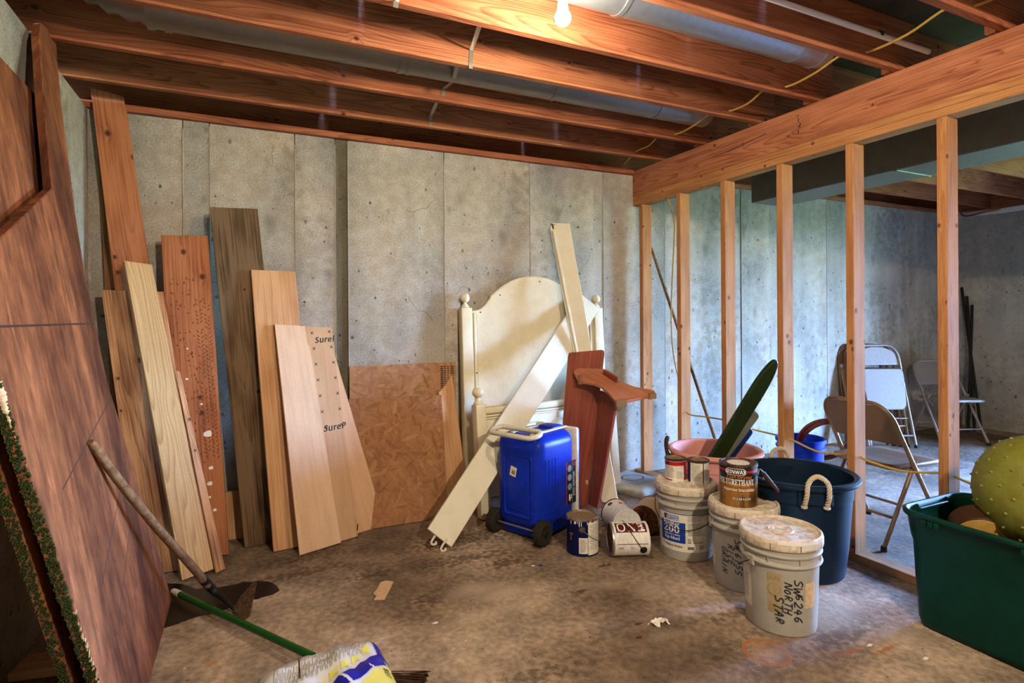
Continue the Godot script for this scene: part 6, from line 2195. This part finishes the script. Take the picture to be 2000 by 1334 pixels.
func build_floor_things() -> void:
	var st: SurfaceTool
	# concrete footing pad by the corner
	W = V(2.56, 0, -3.36)
	st = new_st()
	rbox(st, V(2.55, 0.022, -3.36), [V(0.93, 0, -0.37).normalized(), Vector3.UP, V(0.37, 0, 0.93).normalized()], V(0.2, 0.036, 0.2), 0.034, 5)
	var o := lone("concrete_lump", st, M.concrete_lump, "flat rounded concrete lump on the floor between the footboard and the studs", "concrete lump")
	st = new_st()
	for k in 32:
		var a0 := TAU * k / 32; var a1 := TAU * (k + 1) / 32
		var f := func(a: float, r: float) -> Vector3: return V(2.57 + cos(a) * r, 0.0586, -3.40 + sin(a) * r * 0.8)
		quad(st, f.call(a0, 0.078), f.call(a0, 0.092), f.call(a1, 0.092), f.call(a1, 0.078))
	obj("rust_ring", st, mat(Color(0.42, 0.27, 0.16), 0.9), o)
	# wet patch
	W = V(-0.1, 0, -2.85)
	st = new_st()
	var pd := [[-0.40, -2.66], [-0.313, -2.665], [-0.268, -2.676], [-0.235, -2.69], [-0.197, -2.707], [-0.15, -2.705], [-0.111, -2.711], [-0.07, -2.735], [-0.033, -2.745], [0.008, -2.775], [0.03, -2.76], [0.071, -2.77], [0.10, -2.775], [0.128, -2.80], [0.122, -2.84], [0.112, -2.877], [0.085, -2.92], [0.042, -2.948], [0.01, -2.95], [-0.024, -2.968], [-0.06, -2.955], [-0.099, -2.96], [-0.152, -2.958], [-0.19, -2.985], [-0.216, -2.978], [-0.26, -3.04], [-0.297, -3.084], [-0.352, -3.111], [-0.45, -3.1]]
	var poly := PackedVector2Array()
	var pr := RandomNumberGenerator.new()
	pr.seed = 8
	for k in pd.size():
		var a := Vector2(pd[k][0], pd[k][1]); var b := Vector2(pd[(k + 1) % pd.size()][0], pd[(k + 1) % pd.size()][1])
		for j in 4: poly.append(a.lerp(b, j / 4.0) + Vector2(pr.randf_range(-0.002, 0.002), pr.randf_range(-0.002, 0.002)))
	var ix := Geometry2D.triangulate_polygon(poly)
	for i in range(0, ix.size(), 3):
		var a := poly[ix[i]]; var b := poly[ix[i + 1]]; var c := poly[ix[i + 2]]
		if (b - a).cross(c - a) > 0:
			var e := b; b = c; c = e
		tri(st, V(a.x, 0.0012, a.y), V(b.x, 0.0012, b.y), V(c.x, 0.0012, c.y))
	lone("water_puddle", st, M.wet, "dark wet patch on the concrete round the garden hoe", "puddle")
	# hoe: handle leaning on the notched sheet
	W = V(-0.14, 0, -2.75)
	var hp := [V(-0.448, 0.865, -2.172), V(-0.395, 0.70, -2.30), V(-0.31, 0.46, -2.50), V(-0.225, 0.24, -2.69), V(-0.163, 0.085, -2.805)]
	st = new_st()
	tube(st, curve(hp, 6), [0.010, 0.0125, 0.0135, 0.0145, 0.0145, 0.0145, 0.0145, 0.0145, 0.015, 0.015, 0.015, 0.0155, 0.0155, 0.0155, 0.016, 0.016, 0.016, 0.016, 0.0165, 0.0165, 0.0165, 0.017, 0.017, 0.0175, 0.0175], 12)
	o = lone("garden_hoe", st, M.handle, "old garden hoe with a weathered handle, leaning on the notched brown sheet", "hoe")
	W = o.position
	st = new_st()
	tube(st, curve([V(-0.178, 0.125, -2.775), V(-0.150, 0.06, -2.825), V(-0.115, 0.030, -2.80), V(-0.085, 0.026, -2.73), V(-0.062, 0.022, -2.67)], 5), [0.0185, 0.0185, 0.0185, 0.0185, 0.018, 0.0175, 0.017, 0.016, 0.015, 0.014, 0.013, 0.012, 0.011, 0.010, 0.010, 0.009, 0.009, 0.009, 0.008, 0.008, 0.008], 12)
	obj("socket", st, M.iron, o)
	st = new_st()
	slab(st, [V(-0.058, 0.016, -2.655), V(-0.028, 0.004, -2.575), V(0.006, 0.004, -2.592), V(0.030, 0.09, -2.722), V(0.020, 0.092, -2.735), V(-0.03, 0.05, -2.70)], 0.004, Vector2.ZERO, Vector3.UP, 0.001, true)
	obj("blade", st, M.blade, o)
	# broom: green handle running under the bag
	W = V(0.0, 0, -2.5)
	st = new_st()
	var b0 := V(-0.300, 0.032, -2.925); var b1 := V(0.33, 0.062, -1.90)
	tube(st, [b0.lerp(b1, 0.035), b0.lerp(b1, 0.80)], 0.0135, 16)
	o = lone("broom", st, M.green_paint, "broom with a glossy green handle, its head under the yellow and blue bag", "broom")
	W = o.position
	st = new_st()
	tube(st, [b0.lerp(b1, -0.012), b0.lerp(b1, 0.0), b0.lerp(b1, 0.04)], [0.011, 0.0135, 0.0142], 16)
	obj("end_cap", st, M.white_plastic, o)
	st = new_st()
	tube(st, [b0.lerp(b1, 0.18) + V(0.012, 0.006, 0.006), b0.lerp(b1, 0.184) + V(0.017, 0.007, 0.008)], 0.005, 8)
	obj("nail_head", st, M.red_ink, o)
	st = new_st()
	rbox(st, V(0.33, 0.04, -1.90), [V(0.75, 0, 0.66).normalized(), Vector3.UP, V(-0.66, 0, 0.75).normalized()], V(0.05, 0.02, 0.10), 0.015, 3)
	obj("head", st, M.green_paint, o)
	st = new_st()
	for k in 240:
		var s := rng.randf_range(-1, 1)
		var hgt := rng.randf_range(0.008, 0.05)
		var root := V(0.39, hgt + 0.008, -1.85) + V(-0.66, 0, 0.75) * s * 0.07
		tube(st, [root, root + V(0.095, -hgt * 0.55, 0.045) + V(-0.66, 0, 0.75) * s * 0.045 + V(rng.randf_range(-0.008, 0.008), 0, rng.randf_range(-0.008, 0.008))], 0.0018, 3, false, false)
	tag(obj("bristles", st, M.bristle, o), "", "", "", "stuff")
	# plastic sack lying over the broom
	build_bag()
	# bits on the floor
	W = V(0.545, 0, -2.57)
	st = new_st()
	slab(st, [V(0.50, 0.012, -2.515), V(0.545, 0.010, -2.505), V(0.575, 0.012, -2.56), V(0.615, 0.012, -2.64), V(0.585, 0.014, -2.66), V(0.556, 0.016, -2.655), V(0.53, 0.014, -2.60), V(0.505, 0.013, -2.565), V(0.515, 0.012, -2.54)], 0.010, Vector2.ZERO, Vector3.BACK, 0.003)
	o = lone("wood_splinter", st, M.card, "torn pale splinter of wood lying alone in the middle of the floor", "wood scrap")
	W = o.position
	W = V(1.503, 0, -1.821)
	st = new_st()
	var cn := []
	for i in 9:
		for j in 9:
			var rr := Vector2(i - 4, j - 4).length() / 5.0
			var y: float = 0.004 + max(0.0, 1.0 - rr) * 0.016 + rng.randf_range(0.0, 0.014)
			cn.append(V(1.503 + (i - 4) * 0.0085 + (j - 4) * 0.003 + rng.randf_range(-0.004, 0.004), y if rr < 0.9 else 0.002, -1.821 + (j - 4) * 0.006 * (0.6 + 0.4 * sin(i * 1.9)) + rng.randf_range(-0.003, 0.003)))
	for i in 8:
		for j in 8:
			quad(st, cn[i * 9 + j], cn[i * 9 + j + 1], cn[(i + 1) * 9 + j + 1], cn[(i + 1) * 9 + j])
	lone("crumpled_tissue", st, M.tissue, "crumpled scrap of white paper on the floor in front of the pails", "paper scrap")
	for q in [[0.688, -2.223, 0.013, "small white flake on the floor nearer the bag", M.tissue], [1.325, -2.509, 0.012, "small blue chip on the floor before the cooler", M.blue_ink], [1.29, -2.52, 0.010, "small pale chip beside the blue chip before the cooler", M.tissue], [0.17, -2.235, 0.008, "tiny white crumb on the floor left of the bag", M.tissue], [2.12, -1.36, 0.014, "small white flake on the floor in front of the green tote", M.tissue], [2.22, -1.22, 0.014, "small white flake nearest the green tote's side", M.tissue], [1.37, -1.78, 0.014, "reddish sliver on the floor left of the crumpled paper", M.rusty], [1.43, -1.86, 0.018, "brown sliver on the floor behind the crumpled paper", M.rusty]]:
		W = V(q[0], 0, q[1])
		st = new_st()
		slab(st, [W + V(-q[2], 0.004, -0.002), W + V(0.0, 0.004, q[2] * 0.5), W + V(q[2], 0.005, q[2] * 0.2), W + V(q[2] * 0.5, 0.004, -q[2] * 0.5)], 0.003, Vector2.ZERO, Vector3.RIGHT, 0.0008)
		lone("floor_chip", st, q[4], q[3], "debris", "chips of debris on the floor")

func bag_at(u: float, v: float) -> Vector3:
	# u 0..1 to the right, v 0..1 away from the viewer
	var x: float = lerp(0.02, 0.432, u)
	var z: float = lerp(-1.72, -2.125, v)
	z += 0.045 * pow(1.0 - u, 2.0) * v                     # the top edge falls away to the left
	x += 0.05 * (1.0 - v) * u - 0.03 * (1.0 - v)
	var e := pow(abs(u * 2 - 1), 6.0)
	var f := pow(abs(v * 2 - 1), 5.0)
	var y := 0.012 + 0.082 * pow(max(0.0, 1.0 - e), 0.5) * pow(max(0.0, 1.0 - f), 0.5)
	y += 0.012 * exp(-pow((x - 0.28) / 0.03, 2.0)) * (1.0 - f)
	y += (0.005 * sin(u * 26 + v * 5) * sin(v * 9 + 1) + 0.004 * sin(u * 11 - v * 17) + 0.0025 * sin(u * 47 + v * 31)) * (1.0 - e) * (1.0 - f)
	return V(x, y, z)

func bag_strip(st: SurfaceTool, a: Vector2, b: Vector2, c: Vector2, d: Vector2, n := 10, m := 6, lift := 0.0015) -> void:
	st.set_smooth_group(1)
	for i in n:
		for j in m:
			var P := func(x: int, y: int) -> Vector3:
				var p := a.lerp(b, float(x) / n).lerp(d.lerp(c, float(x) / n), float(y) / m)
				return bag_at(p.x, p.y) + V(0, lift, 0)
			quad(st, P.call(i, j), P.call(i + 1, j), P.call(i + 1, j + 1), P.call(i, j + 1))
	st.set_smooth_group(-1)

func build_bag() -> void:
	W = V(0.24, 0, -1.95)
	var st := new_st()
	var n := 44
	st.set_smooth_group(1)
	for i in n:
		for j in n:
			quad(st, bag_at(float(i) / n, float(j) / n), bag_at(float(i + 1) / n, float(j) / n), bag_at(float(i + 1) / n, float(j + 1) / n), bag_at(float(i) / n, float(j + 1) / n))
			var f := func(a: int, b: int) -> Vector3:
				var p := bag_at(float(a) / n, float(b) / n)
				return V(p.x, 0.010, p.z)
			quad(st, f.call(i, j), f.call(i, j + 1), f.call(i + 1, j + 1), f.call(i + 1, j))
	for k in n:
		for q in [[0.0, k, 0.0, k + 1], [1.0, k + 1, 1.0, k]]:
			var a := bag_at(q[0], float(q[1]) / n); var b := bag_at(q[2], float(q[3]) / n)
			quad(st, V(a.x, 0.010, a.z), V(b.x, 0.010, b.z), b, a)
		for q in [[k + 1, 0.0, k, 0.0], [k, 1.0, k + 1, 1.0]]:
			var a := bag_at(float(q[0]) / n, q[1]); var b := bag_at(float(q[2]) / n, q[3])
			quad(st, V(a.x, 0.010, a.z), V(b.x, 0.010, b.z), b, a)
	var o := lone("plastic_sack", st, M.bag, "crumpled plastic sack with small print and blue and yellow bands, lying on the broom", "sack")
	W = o.position
	var P := func(x: float, y: float) -> Vector2: return Vector2(x, y)
	st = new_st()
	bag_strip(st, P.call(0.915, 0.62), P.call(1.0, 0.66), P.call(1.0, 0.985), P.call(0.93, 0.985), 8, 24, 0.0024)
	bag_strip(st, P.call(0.30, 0.16), P.call(0.36, 0.04), P.call(1.0, 0.53), P.call(0.94, 0.66), 40, 14, 0.0024)
	obj("blue_band", st, mat(Color(0.02, 0.06, 0.52), 0.35), o)
	st = new_st()
	bag_strip(st, P.call(0.42, 0.0), P.call(0.99, 0.0), P.call(0.99, 0.50), P.call(0.70, 0.25), 30, 24, 0.0024)
	obj("yellow_band", st, M.yellow_ink, o)
	st = new_st()
	for q in [[0.34, 0.24], [0.43, 0.31], [0.52, 0.38], [0.61, 0.45], [0.70, 0.52], [0.80, 0.62]]:
		bag_strip(st, P.call(q[0], q[1] + 0.02), P.call(q[0] + 0.065, q[1] + 0.06), P.call(q[0] + 0.068, q[1] + 0.15), P.call(q[0] + 0.004, q[1] + 0.115), 8, 10, 0.0022)
	bag_strip(st, P.call(0.22, 0.10), P.call(0.28, 0.12), P.call(0.28, 0.27), P.call(0.22, 0.25), 3, 3)
	tag(obj("yellow_boxes", st, M.yellow_ink, o), "", "", "", "stuff")
	st = new_st()
	for k in 62:
		var x := 0.14 + 0.0118 * k
		var y0: float = 0.40 + 0.42 * (x - 0.14) + 0.05 * float(k % 3 == 0)
		for j in 3:
			var e0: float = lerp(min(0.88, y0), 0.93, j / 3.0)
			var e1: float = lerp(min(0.88, y0), 0.93, (j + 0.7 + 0.25 * sin(k * 3.7 + j)) / 3.0)
			bag_strip(st, P.call(x, e0), P.call(x + 0.0028, e0), P.call(x + 0.0055, e1), P.call(x + 0.0027, e1), 1, 4, 0.0018)
	tag(obj("small_print", st, M.ink_grey, o), "", "", "", "stuff")
	st = new_st()
	bag_strip(st, P.call(0.315, 0.52), P.call(0.325, 0.52), P.call(0.335, 0.90), P.call(0.325, 0.90), 2, 8, 0.0021)
	obj("brown_bar", st, M.maroon_ink, o)
	for q in [[0.075, 0.42, 0.055, 0.16, M.green_ink, "green_seal"], [0.05, 0.66, 0.03, 0.1, M.green_ink, "green_swoosh"], [0.03, 0.54, 0.03, 0.1, M.yellow_ink, "yellow_patch"]]:
		st = new_st()
		for k in 20:
			var a0 := TAU * k / 20; var a1 := TAU * (k + 1) / 20
			var f := func(a: float, r: float) -> Vector3:
				return bag_at(clamp(q[0] + cos(a) * q[2] * r, 0.003, 1.0), q[1] + sin(a) * q[3] * r) + V(0, 0.0022, 0)
			if q[5] == "green_swoosh": quad(st, f.call(a0, 0.6), f.call(a0, 1.0), f.call(a1, 1.0), f.call(a1, 0.6))
			else: tri(st, f.call(0, 0.0), f.call(a0, 1.0), f.call(a1, 1.0))
		obj(q[5], st, q[4], o)
	st = new_st()
	letters(st, "BEST", "Droid Sans!", 0.017, func(p: Vector2) -> Vector3: return bag_at(0.93 + p.y * 2.2, 0.36 - p.x * 2.4) + V(0, 0.0034, 0), 1.0)
	obj("lettering", st, M.ink, o)

func _ready() -> void:
	sky_and_camera()
	rng.seed = 20240
	make_materials()
	light_bulb(V(1.02, 2.335, -1.735), 1.5, "bare lit bulb hanging under the joists at the top of the picture", "white lamp holder above the bare bulb at the top of the picture")
	light_bulb(V(1.0, 2.335, 0.9), 8.5, "bare lit bulb behind the viewer", "white lamp holder of the bulb behind the viewer")
	build_room()
	build_boards()
	build_bed()
	build_shelf()
	build_cooler()
	build_cans()
	build_pails()
	build_tubs()
	build_far_room()
	build_services()
	build_floor_things()
